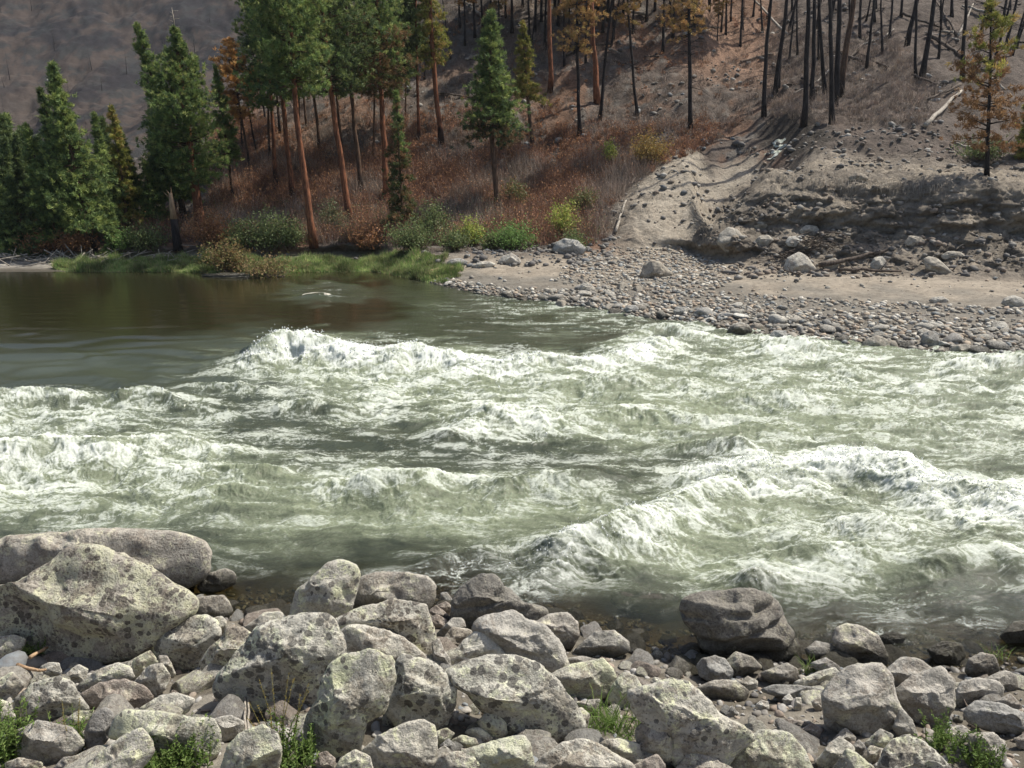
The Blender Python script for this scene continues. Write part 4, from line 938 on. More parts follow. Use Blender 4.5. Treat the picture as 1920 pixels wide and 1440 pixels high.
for fn, mk, lab, poly, lvl, dp, kw in ROCKS:
    sd += 1
    big = lvl >= 5
    nm = 'river_boulder' if mk == 'river' else ('boulder' if lvl >= 4 else 'stone')
    outline_rock(nm, fn(poly), M[mk], lab, sd, depth=dp, lvl=max(lvl, 4), cat='boulder' if lvl >= 4 else 'stone', **kw)
FAR_ROCKS = [
('mudrock','large brown boulder at the foot of the mud lobe, left end',[(1345,455),(1352,438),(1366,427),(1382,432),(1398,452),(1392,468),(1362,472)],{}),
('barrock','big pale grey angular boulder beside the driftwood',[(1470,505),(1478,484),(1498,474),(1512,482),(1530,505),(1512,513),(1480,512)],{}),
('white','whitish flat boulder above the driftwood pile',[(1474,455),(1480,445),(1500,443),(1506,455),(1498,462),(1480,461)],{}),
('mudrock','muddy boulder partway up the mud slope right of the driftwood',[(1696,455),(1706,443),(1724,445),(1736,455),(1722,461),(1700,460)],{}),
('mudrock','flat topped muddy boulder near the right end of the mud foot',[(1765,480),(1778,472),(1800,473),(1810,481),(1795,486),(1770,486)],{}),
('mudrock','triangular muddy boulder leaning at the foot of the mud face',[(1732,488),(1740,482),(1756,485),(1788,512),(1768,514),(1738,505)],{}),
('mudrock','brown triangular boulder standing alone on the gravel bar',[(1202,518),(1208,498),(1220,490),(1236,492),(1262,514),(1240,522),(1210,521)],{}),
('barrock','smooth pale grey boulder at the waterline of the bar',[(1364,622),(1372,610),(1388,605),(1402,610),(1410,620),(1400,628),(1372,627)],{}),
('slate','dark grey wet boulder at the waterline right of the smooth pale one',[(1444,630),(1452,620),(1466,621),(1482,630),(1474,638),(1450,637)],{}),
('mudrock','broad brown boulder at the waterline of the bar',[(1616,648),(1626,636),(1645,630),(1664,638),(1668,651),(1645,656),(1622,654)],{}),
('slate','blue grey upright boulder at the waterline, tallest on the bar',[(1728,640),(1732,626),(1744,621),(1756,628),(1762,642),(1750,650),(1734,650)],{}),
('mudrock','flat brown boulder at the waterline near the right edge',[(1782,656),(1790,648),(1812,646),(1830,652),(1830,660),(1806,663),(1786,661)],{}),
('barrock','grey boulder on the sand at the right edge of the bar',[(1878,570),(1884,559),(1900,555),(1916,560),(1924,572),(1900,577)],{}),
('slate','flat grey rock at the left tip of the bar beside the grass',[(838,494),(846,487),(862,485),(876,490),(872,498),(850,500)],{}),
('barrock','long grey rock where the sand bar meets the bank',[(934,492),(944,480),(960,476),(972,484),(976,494),(950,498)],{}),
('slate','big dark boulder under the green bushes at the back of the bar',[(1036,470),(1044,455),(1060,448),(1082,452),(1098,466),(1092,476),(1060,478)],{}),
('barrock','flat grey slab left of the big dark boulder at the back of the bar',[(884,499),(900,492),(918,491),(930,496),(914,503),(892,503)],{}),
('mudrock','boulder above the large brown one at the foot of the mud lobe',[(1412,456),(1424,444),(1440,442),(1450,450),(1438,460),(1418,462)],{}),
('mudrock','dark rounded boulder in the mud face above the large brown one',[(1404,425),(1414,414),(1434,412),(1450,420),(1440,430),(1412,431)],{}),
('mudrock','boulder in the mud face upper middle',[(1500,432),(1512,423),(1530,425),(1536,434),(1522,440),(1504,439)],{}),
('mudrock','rounded boulder poking out near the top of the mud lobe beside a pine log',[(1620,232),(1630,222),(1650,221),(1664,230),(1658,241),(1628,241)],{}),
('mudrock','square rock lying on the flat top of the mud lobe',[(1756,315),(1764,305),(1778,303),(1788,312),(1776,318)],{}),
('barrock','flat pale slab of rock on top of the mud lobe',[(1716,292),(1724,286),(1744,285),(1754,291),(1742,298),(1720,297)],{}),
('mudrock','rock half buried at the brow of the mud lobe',[(1592,333),(1604,325),(1620,327),(1628,335),(1612,341),(1596,340)],{}),
('mudrock','rock left of the driftwood log at its root end',[(1544,500),(1552,488),(1566,485),(1574,494),(1566,504),(1550,506)],{}),
('barrock','rock right above the driftwood log',[(1632,498),(1640,484),(1654,482),(1662,494),(1654,504),(1638,504)],{}),
('barrock','rounded white topped boulder in the middle of the bar by the sand',[(1742,563),(1750,558),(1768,557),(1780,564),(1766,569),(1748,568)],{}),
('barrock','pale boulder left of the sand strip on the bar',[(1084,540),(1092,533),(1106,533),(1114,540),(1104,547),(1088,546)],{}),
('slate','bluish stone at the waterline on the left third of the bar',[(1170,580),(1176,574),(1190,573),(1198,580),(1190,587),(1174,586)],{}),
('slate','round blue grey stone close to the waterline left of the smooth pale boulder',[(1264,584),(1270,577),(1282,577),(1286,585),(1276,592),(1266,591)],{}),
]
for k, (mk, lab, poly, kw) in enumerate(FAR_ROCKS):
    outline_rock('boulder', poly, M[mk], lab, 400 + k, depth=.8, lvl=4, which='far', kb=2.3, **kw)
# rock sill under the ripple far out in the calm pool, and the submerged one by the near shore
for px_, row_, r_, lab in ((597, 556, .75, 'pale boulder just under the surface of the calm pool, water sliding over it'), (1215, 1118, .40, 'dark boulder just awash in the foaming shallows left of the fluted boulder')):
    V, Fc = ICO[4]; c = atz(px_, row_, 0)
    Vv = V * [r_ * 1.5, r_ * .9, r_ * .42]; Vv = Vv * (1 + .18 * fbm3(V * 1.4, 4, int(px_)))[:, None]
    o = link('boulder', np_mesh('boulder', Vv, Fc, M['dark'] if px_ > 1000 else M['pale']), loc=(c[0], c[1], -.05 if px_ > 1000 else -.12)); tag(o, lab, 'boulder')

# ---- cobbles and gravel
def cobble_shape(rs, lvl, ang=.35):
    V, Fc = ICO[lvl]; s = V.copy()
    pl = []
    for _ in range(7):
        n = rs.normal(size=3); n /= np.linalg.norm(n); pl.append((n, rs.uniform(.5, .85), .9))
    s = clip_planes(s, pl)
    s *= [rs.uniform(.9, 1.35), rs.uniform(.75, 1.0), rs.uniform(.5, .8)]
    return s * (1 + .12 * fbm3(s * 1.3, 3, rs.randint(50)))[:, None], Fc
PAL = np.array([[.30,.285,.255],[.38,.355,.31],[.25,.235,.21],[.45,.43,.385],[.20,.19,.18],[.30,.24,.19],[.52,.50,.46],[.24,.26,.27],[.34,.28,.22]])
shore_row = lambda x: np.interp(x, [780, 800, 900, 1000, 1100, 1200, 1290, 1370, 1440, 1530, 1650, 1800, 1950, 2300], [520, 528, 551, 564, 579, 593, 605, 618, 630, 640, 652, 661, 667, 674])
def bar_density(px, py):
    """how stony the bar is at a photo position"""
    ab = shore_row(px) - py                                     # rows above the waterline
    wband = np.interp(px, [780, 860, 1000, 1150, 1300, 1500, 1700, 2000], [14, 16, 20, 36, 52, 60, 66, 62])
    d_ = sst(wband * 1.25, wband * .6, ab) * sst(-5, 0, ab)
    patch = sst(1, .72, np.hypot((px - 1210) / 175, (py - 515) / 58)) * .5
    chan = sst(1, .6, np.hypot((px - 1285) / 50, (py - 470) / 22)) * .9
    strip = sst(1, .5, np.abs(py - np.interp(px, [1250, 1500, 1950], [548, 566, 590])) / 9) * sst(1180, 1300, px) * .5
    return np.maximum.reduce([d_, patch, chan, strip, 0 * px + .012]) * (px > 790) * (ab > -6) * (py > 440)
rs = np.random.RandomState(21)
def sample_zone(n, dens, box, which, zmin=-.12):
    out = []
    while len(out) < n:
        xy = np.stack([rs.uniform(box[0], box[1], 4000), rs.uniform(box[2], box[3], 4000)], -1)
        z0 = np.array([-9.0 if z is None else z for z in (drop(p[0], p[1], which) for p in xy)])
        q = np.stack([xy[:, 0], xy[:, 1], z0], -1)
        a, b = proj(q)
        keep = (rs.rand(4000) < dens(a, b, xy)) & (z0 > zmin)
        out.extend(q[keep].tolist())
    return np.array(out[:n])
def gravel(name, pts, sizes, lvl, pal, label, kw_mat='stones'):
    vs = [cobble_shape(np.random.RandomState(900 + i), lvl) for i in range(14)]
    bag = Bag()
    ch = rs.randint(0, 14, len(pts))
    for v in range(14):
        m = np.where(ch == v)[0]
        if not len(m): continue
        V, Fc = vs[v]; k = len(m)
        a = rs.uniform(0, 6.28, k); ca_, sa_ = np.cos(a), np.sin(a)
        s_ = sizes[m]
        X_ = V[None, :, 0] * s_[:, None]; Y_ = V[None, :, 1] * s_[:, None]; Z_ = V[None, :, 2] * s_[:, None]
        W_ = np.stack([X_ * ca_[:, None] - Y_ * sa_[:, None], X_ * sa_[:, None] + Y_ * ca_[:, None], Z_ + (X_ * rs.uniform(-.35, .35, k)[:, None])], -1)
        W_ = W_ + pts[m][:, None] + np.array([0, 0, 1.0]) * (s_ * .22)[:, None, None]
        Ff = (Fc[None] + (np.arange(k) * len(V))[:, None, None]).reshape(-1, 3)
        colr_ = pal[rs.randint(0, len(pal), k)] * rs.uniform(.8, 1.15, (k, 1))
        bag.add(W_.reshape(-1, 3), Ff, np.repeat(colr_, len(V), 0))
    o = link(name, bag.mesh(name, M['stones'], True if lvl > 1 else False)); tag(o, label, 'gravel', kind='stuff'); return o
gp = sample_zone(15000, lambda a, b, xy: bar_density(a, b), (-7, 40, 26, 58), 'far')
gsz = .032 + .17 * rs.rand(len(gp)) ** 4.0
gravel('bar_gravel', gp, gsz, 1, PAL * np.array([1.12, 1.10, 1.04]), 'loose grey and tan stones covering the bar across the river')
gp = sample_zone(3400, lambda a, b, xy: (a > 1130) * (b > 240) * (b < 560) * .25 + (a > 1330) * (b > 380) * (b < 520) * .7 + (a > 1560) * (b < 320) * .2, (3, 34, 42, 66), 'far', .7)
gravel('slope_stones', gp, .04 + .26 * rs.rand(len(gp)) ** 4, 1, PAL[[0, 2, 4, 5, 8, 1]] * .72, 'mud dusted stones scattered over the mud lobe and slope')
# grey rubble in the burnt slope
gp = sample_zone(900, lambda a, b, xy: .35 * (a > 700) * (fbm2(xy[:, 0] * .15, xy[:, 1] * .15, 3, 17) > .15), (-20, 40, 56, 100), 'far', 1.2)
gravel('slope_rubble', gp, .10 + .35 * rs.rand(len(gp)) ** 3, 1, PAL[[0, 2, 4, 3, 7]] * .8, 'grey rubble lying in patches on the burnt slope')
gp = sample_zone(8500, lambda a, b, xy: 1.0 * (xy[:, 1] < shore_Y(xy[:, 0]) + 1.3), (-6, 8.5, 3.6, 11.8), 'near', -.4)
gp2 = sample_zone(3200, lambda a, b, xy: 1.0 * ((xy[:, 0] < -5.6) | (xy[:, 0] > 8.2) | (xy[:, 1] < 3.6)) * (xy[:, 1] < shore_Y(xy[:, 0]) + .8), (-13, 15, -2, 11.8), 'near', -.3)
nsz = np.concatenate([.018 + .055 * rs.rand(len(gp)) ** 2.5, .05 + .22 * rs.rand(len(gp2)) ** 2]); gp = np.concatenate([gp, gp2])
gravel('near_gravel', gp, nsz, 2, PAL * .9, 'pebbles filling the gaps between the near boulders')
# individual cobbles, copies of a few shapes
cob = []
for i, mk in enumerate(['barrock', 'barrock', 'slate', 'mudrock', 'grey', 'white', 'barrock', 'mudrock']):
    V, Fc = cobble_shape(np.random.RandomState(700 + i), 3); cob.append(np_mesh('cobble', V, Fc, M[mk]))
for i, mk in enumerate(['red', 'pale', 'lichen', 'grey', 'spotted', 'slate']):
    V, Fc = cobble_shape(np.random.RandomState(760 + i), 4); cob.append(np_mesh('cobble', V, Fc, M[mk]))
cp_ = sample_zone(150, lambda a, b, xy: bar_density(a, b) * sst(-10, 45, 60 - (shore_row(a) - b)) * (a < 1960), (-4, 30, 26, 55), 'far', -.05)
for x_, y_, z_ in cp_:
    px_, py_ = proj(np.array([x_, y_, z_]))
    o = link('cobble', cob[rs.randint(0, 8)], loc=(x_, y_, z_ + .02)); s_ = (rs.uniform(.13, .27) if rs.rand() < .72 else rs.uniform(.27, .46)) * (1.15 if shore_row(px_) - py_ < 30 else .85)
    o.scale = (s_, s_ * rs.uniform(.8, 1.1), s_ * rs.uniform(.7, 1.1)); o.rotation_euler = (rs.uniform(-.3, .3), rs.uniform(-.3, .3), rs.uniform(0, 6.28))
    w = shore_row(px_) - py_ < 18
    tag(o, 'rough stone at the waterline of the bar across the river' if w else 'rough stone lying on the bar across the river, back from the water', 'stone', 'stones at the waterline of the far bar' if w else 'stones lying on the far bar')
cp_ = sample_zone(170, lambda a, b, xy: 1.0 * (b < 1460) * (a > -30) * (a < 1950) * (xy[:, 1] < shore_Y(xy[:, 0]) + .5), (-6, 7.5, 4.2, 10.8), 'near', -.1)
for x_, y_, z_ in cp_:
    px_, py_ = proj(np.array([x_, y_, z_]))
    o = link('cobble', cob[8 + rs.randint(0, 6)], loc=(x_, y_, z_ + .03)); s_ = rs.uniform(.08, .30) if rs.rand() < .6 else rs.uniform(.06, .13)
    o.scale = (s_, s_ * rs.uniform(.8, 1.1), s_ * rs.uniform(.8, 1.2)); o.rotation_euler = (rs.uniform(-.4, .4), rs.uniform(-.4, .4), rs.uniform(0, 6.28))
    tag(o, 'fist to head sized cobble wedged between the near boulders', 'cobble', 'cobbles wedged between the near boulders')

V, Fc = cobble_shape(np.random.RandomState(801), 4); wet_me = [np_mesh('wet_stone', V, Fc, M['dark'])]
V, Fc = cobble_shape(np.random.RandomState(802), 4); wet_me.append(np_mesh('wet_stone', V, Fc, M['brown']))
cp_ = sample_zone(70, lambda a, b, xy: (b > 1130) * (a > 380) * (a < 1935) * (np.abs(xy[:, 1] - shore_Y(xy[:, 0]) - .35) < .55), (-4.5, 8, 8, 12.5), 'near', -.35)
for x_, y_, z_ in cp_:
    o = link('wet_stone', wet_me[rs.randint(0, 2)]); s_ = rs.uniform(.08, .26)
    o.location = (x_, y_, max(z_, -.1) + .01 - .02 * rs.rand()); o.scale = (s_, s_ * rs.uniform(.8, 1.1), s_ * rs.uniform(.7, 1.0)); o.rotation_euler = (rs.uniform(-.3, .3), rs.uniform(-.3, .3), rs.uniform(0, 6.28))
    tag(o, 'dark wet stone half under the shallow water along the near waterline', 'wet stone', 'wet stones along the near waterline')
# ================================================================ trees
GREENS = {
 'fir':   [(0.163, 0.227, 0.080), (0.240, 0.309, 0.099), (0.110, 0.164, 0.065), (0.322, 0.371, 0.113)],
 'pine':  [(0.157, 0.226, 0.072), (0.223, 0.294, 0.091), (0.101, 0.153, 0.059), (0.301, 0.332, 0.111)],
 'olive': [(0.268, 0.276, 0.065), (0.358, 0.335, 0.087), (0.190, 0.204, 0.050), (0.425, 0.306, 0.102)],
 'dead':  [(0.514, 0.276, 0.093), (0.670, 0.367, 0.129), (0.380, 0.204, 0.080), (0.737, 0.447, 0.173)],
 'scorch':[(0.446, 0.276, 0.108), (0.559, 0.346, 0.145), (0.312, 0.204, 0.087), (0.380, 0.285, 0.102)],
 'dark':  [(0.103, 0.147, 0.060), (0.145, 0.193, 0.073), (0.077, 0.112, 0.050), (0.193, 0.234, 0.080)],
}
def build_crown(axis, H, c0, w, tints, ntuft, style, rs, tsize, low_tint=None, clump=1.0):
    """axis(t) gives the trunk line for t in 0..1; returns needle bag and limb bag"""
    nb = Bag(); lb = Bag()
    tints = np.array(tints)
    nbr = int(ntuft / 9)
    if style in ('fir',):
        prof = lambda t: (1 - t) ** .88 * 1.0 + .03
    elif style == 'pine':
        prof = lambda t: (.52 + .55 * np.sin(math.pi * min(t * 1.05 + .08, 1)) ** .8) * (1 - t ** 4) + .06
    elif style == 'column':
        prof = lambda t: (.8 + .25 * math.sin(t * 9)) * (1 - t ** 6) + .1
    else:
        prof = lambda t: (.6 + .45 * math.sin(math.pi * t)) * (1 - t ** 5) + .08
    Cs, Ds, Ts = [], [], []
    lob = rs.uniform(0, 6.28, 4)
    for b in range(nbr):
        t = (b + rs.rand()) / nbr
        t = t ** (1.0 if style != 'fir' else 1.15)
        az = rs.uniform(0, 6.28)
        L = w * .5 * prof(t) * rs.uniform(.55, 1.12) * (1 + .22 * math.sin(az * 2 + lob[0] + t * 11) + .12 * math.sin(az * 3 + lob[1] - t * 17))
        el = {'fir': -.25 + .5 * t, 'pine': -.15 + .7 * t, 'column': -.25 + .3 * t}.get(style, -.1 + .4 * t) + rs.normal(scale=.16)
        o = axis(c0 + (1 - c0) * t * .985)
        dv = np.array([math.cos(az) * math.cos(el), math.sin(az) * math.cos(el), math.sin(el)])
        n = max(3, int(9 * (L / (w * .5)) * clump + 2))
        s = rs.uniform(.18 if style != 'pine' else .35, 1.0, n) ** .75
        sag = (.12 if style == 'pine' else -.10) * L
        p = o + dv * (L * s)[:, None]; p[:, 2] += sag * s ** 2 * (1 if style == 'pine' else 1)
        sp = (.16 + .26 * s) * (.32 * L + .07)
        p = p + rs.normal(size=(n, 3)) * sp[:, None] * [1, 1, .42]
        Cs.append(p); dd = dv[None] * .55 + rs.normal(size=(n, 3)) * .35 + np.array([0, 0, .45]); Ds.append(dd / np.linalg.norm(dd, axis=1)[:, None])
        tt = tints[rs.randint(0, len(tints), n)] * rs.uniform(.8, 1.2)
        if low_tint is not None and t < low_tint[1] * rs.uniform(.5, 1.3): tt = np.array(low_tint[0])[rs.randint(0, len(low_tint[0]), n)]
        Ts.append(tt)
        if b % 2 == 0 or style in ('dead', 'bare'):
            e = o + dv * L * .9 + np.array([0, 0, sag * .8])
            lb.tube([o, o + dv * L * .5 + np.array([0, 0, sag * .25]), e], [.028 + .012 * L, .018, .006], 4)
    C = np.concatenate(Cs); D = np.concatenate(Ds); T = np.concatenate(Ts)
    k = 18; n = len(C)
    CC = np.repeat(C, k, 0) + rs.normal(scale=tsize * .22, size=(n * k, 3))
    DD = np.repeat(D, k, 0) + rs.normal(scale=.62, size=(n * k, 3)); DD /= np.linalg.norm(DD, axis=1)[:, None]
    V, F = blades(CC, DD, tsize * rs.uniform(.6, 1.25, n * k), tsize * .115 * rs.uniform(.7, 1.2, n * k), rs)
    nb.add(V, F, np.repeat(np.repeat(T, k, 0) * rs.uniform(.85, 1.15, (n * k, 1)), 3, 0))
    return nb, lb
def tree(kind, base, top, c0, wpx, style, tint, bark, tr_px, label, H=None, ntuft=1100, low=None, group=None, seed=0, bare=0, name=None, tsize=.27, cat='tree', clump=1.0, crownname='crown', base3=None, topc=None):
    rs = np.random.RandomState(seed + 31)
    B = base3 if base3 is not None else hit(*base)
    if B is None: return None
    Y = B[1]
    Tp = at(top[0], top[1], Y)
    vec = Tp - B
    if H is not None: vec = vec * (H / vec[2])
    Hh = np.linalg.norm(vec)
    mpp = Y / FPX / math.cos(R(4))
    r0 = tr_px * mpp * .5; w = wpx * mpp * (1.08 if style == 'fir' else 1.08); ntuft = int(ntuft * 1.3)
    bend = rs.normal(scale=.012 * Hh, size=3) * [1, 1, 0]
    def axis(t): return vec * t + bend * math.sin(math.pi * t) + np.array([0, 0, -.0])
    root = link(name or kind, None, loc=(B[0], B[1], B[2] - .12))
    tag(root, label, cat, group)
    ts = np.linspace(0, 1, 14)
    pts = np.array([axis(t) for t in ts]); pts[:, :2] += rs.normal(scale=.012, size=(14, 2)) * Hh * .12
    rad = r0 * (1 - ts * .9) ** .8 * (1 + .35 * np.exp(-ts * 22))
    tb = Bag(); tb.tube(pts, rad, 9, rough=.08, seed=seed)
    if bare:
        for i in range(bare):
            t = rs.uniform(.18, .97); az = rs.uniform(0, 6.28); L = rs.uniform(.25, 1.0) * (1.25 - t) * w * .5
            o = axis(t); dv = np.array([math.cos(az), math.sin(az), rs.uniform(-.35, .35)])
            tb.tube([o, o + dv * L * .55, o + dv * L + np.array([0, 0, rs.uniform(-.25, .2) * L])], [.035, .02, .006], 4)
    link('trunk', tb.mesh('trunk', M[bark]), root)
    if ntuft:
        nb, lb = build_crown(axis, Hh, c0, w, GREENS[tint], ntuft, style, rs, tsize, low, clump)
        link(crownname, nb.mesh('crown', M['needles'], False), root)
        if len(lb.V) > 16: link('limbs', lb.mesh('limbs', M['bark_burnt' if bark == 'bark_burnt' else 'bark_brown']), root)
    return root
TREES = [
 # kind, base, top, crown start, width px, style, tint, bark, trunk px, label, extra
 ('conifer',(179,467),(96,112),.17,118,'fir','fir','bark_brown',8,'tallest pointed green conifer at the far left of the bank',dict(ntuft=2600)),
 ('conifer',(150,458),(74,160),.18,80,'fir','dark','bark_brown',7,'dark conifer close behind the left side of the tallest far left conifer',dict(ntuft=1500)),
 ('conifer',(62,440),(0,212),.10,90,'fir','dark','bark_brown',7,'dark conifer cut by the left edge of the picture',dict(ntuft=1500)),
 ('conifer',(112,462),(48,228),.12,80,'fir','fir','bark_brown',7,'mid green conifer between the left edge and the tallest far left conifer',dict(ntuft=1400)),
 ('conifer',(60,472),(15,330),.04,72,'fir','dark','bark_brown',6,'short dark conifer at the left edge just above the pale driftwood',dict(ntuft=1100)),
 ('conifer',(20,470),(-30,300),.04,80,'fir','fir','bark_brown',6,'short conifer half out of the frame at the left edge',dict(ntuft=900)),
 ('conifer',(212,448),(176,208),.10,62,'fir','fir','bark_brown',6,'narrow conifer just right of the tallest far left conifer',dict(ntuft=1200)),
 ('conifer',(240,440),(207,194),.16,56,'fir','olive','bark_brown',6,'slim yellowish green conifer behind the narrow one at left',dict(ntuft=900)),
 ('conifer',(343,408),(254,38),.16,96,'fir','fir','bark_brown',8,'big pointed conifer left of the one with the dead spike top',dict(ntuft=2600)),
 ('conifer',(352,418),(292,142),.20,60,'fir','pine','bark_brown',6,'narrow brighter conifer filling the gap between the two biggest left conifers',dict(ntuft=1100)),
 ('pine',(379,438),(326,48),.27,104,'pine','pine','bark_orange',18,'stout pine with a bright orange trunk and a dead bare spike at its top',dict(ntuft=2500)),
 ('conifer',(437,372),(403,118),.30,52,'fir','pine','bark_brown',6,'small pointed green conifer in front of the brown dead one',dict(ntuft=900)),
 ('dead_conifer',(470,322),(428,68),.42,74,'dead','dead','bark_brown',5,'dead conifer with rusty brown needles left of the big pine stand',dict(ntuft=850,bare=20)),
 ('conifer',(296,438),(270,300),.28,52,'fir','pine','bark_orange',6,'small bushy conifer left of the broken snag',dict(ntuft=700)),
 ('young_conifer',(215,474),(207,388),.02,44,'fir','pine','bark_brown',4,'young light green conifer at the water meadow left of the snag',dict(ntuft=420,tsize=.26)),
 ('pine',(518,362),(492,60),.33,92,'pine','pine','bark_orange',8,'leftmost pine of the big stand, with a thin orange trunk',dict(ntuft=1500,H=22)),
 ('pine',(549,374),(520,40),.36,90,'pine','fir','bark_orange',10,'second trunk from the left in the big pine stand, pale orange in the sun',dict(ntuft=1600,H=23)),
 ('pine',(588,462),(548,0),.46,128,'pine','pine','bark_orange',13,'pine nearest the water, its long orange trunk bare to mid height',dict(ntuft=2800,H=24)),
 ('pine',(658,424),(610,0),.43,140,'pine','dark','bark_orange',12,'dark crowned pine right of the nearest one, its orange trunk leaning',dict(ntuft=2800,H=24)),
 ('pine',(680,366),(660,60),.36,90,'pine','fir','bark_brown',9,'pine with a brownish trunk behind the dark crowned leaning one',dict(ntuft=1500,H=24)),
 ('pine',(726,374),(706,-20),.42,96,'pine','pine','bark_orange',12,'pine with some browned lower needles at the right end of the big stand',dict(ntuft=1700,H=20,low=([(.25,.16,.075),(.2,.12,.06),(.13,.15,.05)],.4))),
 ('conifer',(755,442),(742,165),.10,66,'fir','pine','bark_brown',6,'ragged small conifer in front of the big stand with a browned side',dict(ntuft=800,low=([(.22,.13,.065),(.12,.13,.05),(.09,.12,.045)],.9))),
 ('pine',(784,264),(778,0),.5,70,'pine','dark','bark_orange',6,'slender dim pine between the big stand and the slim green column pine',dict(ntuft=700,H=23)),
 ('pine',(829,276),(816,-60),.30,50,'column','olive','bark_orange',10,'slim pine with a narrow olive crown like a column and a bare orange trunk',dict(ntuft=1500,H=25)),
 ('conifer',(934,390),(921,14),.40,108,'fir','fir','bark_brown',11,'bushy deep green conifer standing alone in the middle of the slope',dict(ntuft=2400,low=([(.19,.13,.07),(.05,.09,.04)],.12),bare=14)),
 ('conifer',(1000,276),(980,36),.42,56,'fir','olive','bark_brown',8,'thin faded green conifer behind the lone bushy one',dict(ntuft=800,bare=24)),
 ('pine',(1032,172),(1030,-120),.72,60,'pine','scorch','bark_orange',9,'straight bare orange trunk right of the faded conifer',dict(ntuft=500,H=24)),
 ('dead_conifer',(1087,256),(1084,-100),.34,78,'dead','scorch','bark_burnt',7,'scorched conifer with thin tan needle layers right of the orange trunk',dict(ntuft=700,bare=40,H=22)),
 ('pine',(1121,194),(1117,-150),.72,70,'pine','scorch','bark_orange',10,'thick orange trunk with a blackened foot in the middle of the slope',dict(ntuft=400,H=25)),
 ('burnt_tree',(1125,224),(1158,-60),.5,40,'dead','scorch','bark_burnt',6,'thin black trunk leaning right across the thick orange one',dict(ntuft=0,bare=26,H=19)),
 ('dead_conifer',(1196,228),(1178,-10),.5,56,'dead','scorch','bark_burnt',6,'thin dead trunk leaning left with a tan crown near the frame top',dict(ntuft=420,bare=24,H=18)),
 ('dead_conifer',(1294,240),(1291,-60),.42,96,'dead','scorch','bark_burnt',8,'scorched conifer with drooping bare branches above the gully',dict(ntuft=700,bare=60,H=19)),
 ('burnt_tree',(1433,218),(1460,-20),.5,40,'dead','scorch','bark_burnt',8,'leftmost black trunk of the burnt clump over the gully, leaning right',dict(ntuft=0,bare=14,H=20)),
 ('burnt_tree',(1451,182),(1467,-10),.5,34,'dead','scorch','bark_burnt',8,'second black trunk from the left of the burnt clump',dict(ntuft=0,bare=14,H=22)),
 ('burnt_tree',(1460,164),(1469,60),.5,34,'dead','scorch','bark_burnt',6,'short black trunk right behind the second one of the burnt clump',dict(ntuft=0,bare=8)),
 ('burnt_tree',(1507,236),(1504,-20),.5,40,'dead','scorch','bark_burnt',10,'straight thick black trunk in the middle of the burnt clump',dict(ntuft=0,bare=18,H=23)),
 ('burnt_tree',(1522,190),(1523,-20),.5,30,'dead','scorch','bark_burnt',8,'straight black trunk just right of the thick middle one',dict(ntuft=0,bare=12,H=22)),
 ('burnt_tree',(1547,178),(1540,-20),.5,30,'dead','scorch','bark_burnt',7,'slender black trunk left of the crossing pair in the burnt clump',dict(ntuft=0,bare=14,H=22)),
 ('burnt_tree',(1560,232),(1547,-30),.5,36,'dead','scorch','bark_burnt',9,'black trunk leaning left, foot at the edge of the grey mud',dict(ntuft=0,bare=16,H=22)),
 ('burnt_tree',(1566,200),(1571,-20),.5,30,'dead','scorch','bark_burnt',10,'black trunk crossing behind the one whose foot is at the mud edge',dict(ntuft=0,bare=10,H=22)),
 ('burnt_tree',(1574,180),(1602,-10),.5,40,'dead','scorch','bark_brown',11,'brownish trunk leaning right at the right end of the burnt clump',dict(ntuft=0,bare=16,H=21)),
 ('burnt_tree',(1625,128),(1638,-10),.5,30,'dead','scorch','bark_burnt',5,'thin black trunk alone right of the burnt clump',dict(ntuft=0,bare=14,H=16)),
 ('burnt_tree',(1612,72),(1615,0),.5,26,'dead','scorch','bark_burnt',5,'short stretch of black trunk high behind the burnt clump',dict(ntuft=0,bare=8,H=16)),
 ('burnt_tree',(1700,86),(1718,-10),.5,36,'dead','scorch','bark_burnt',8,'black trunk leaning right high on the right slope',dict(ntuft=0,bare=14,H=20)),
 ('burnt_tree',(1717,146),(1722,-10),.5,26,'dead','scorch','bark_burnt',5,'thin black pole left of the thick leaning trunk on the right slope',dict(ntuft=0,bare=14,H=18)),
 ('burnt_tree',(1729,146),(1748,-10),.5,36,'dead','scorch','bark_burnt',9,'thick black trunk leaning right in the middle of the right slope',dict(ntuft=0,bare=12,H=20)),
 ('burnt_tree',(1805,150),(1813,-10),.5,36,'dead','scorch','bark_burnt',7,'black trunk just left of the half brown pine',dict(ntuft=0,bare=20,H=18)),
 ('pine',(1850,328),(1860,-6),.16,112,'pine','olive','bark_burnt',8,'half scorched pine at the right edge, green above and rusty brown below',dict(ntuft=620,clump=.8,bare=30,low=([(.27,.15,.07),(.32,.19,.09),(.22,.12,.06)],.62),tsize=.28)),
 ('conifer',(1932,300),(1928,190),.05,50,'fir','olive','bark_brown',4,'small yellow green conifer cut by the right edge',dict(ntuft=420,tsize=.26)),
]
for i, (kd, b_, tp_, c0, w_, st_, ti, bk, trp, lab, ex) in enumerate(TREES):
    tree(kd, b_, tp_, c0, w_, st_, ti, bk, trp, lab, seed=i, **ex)
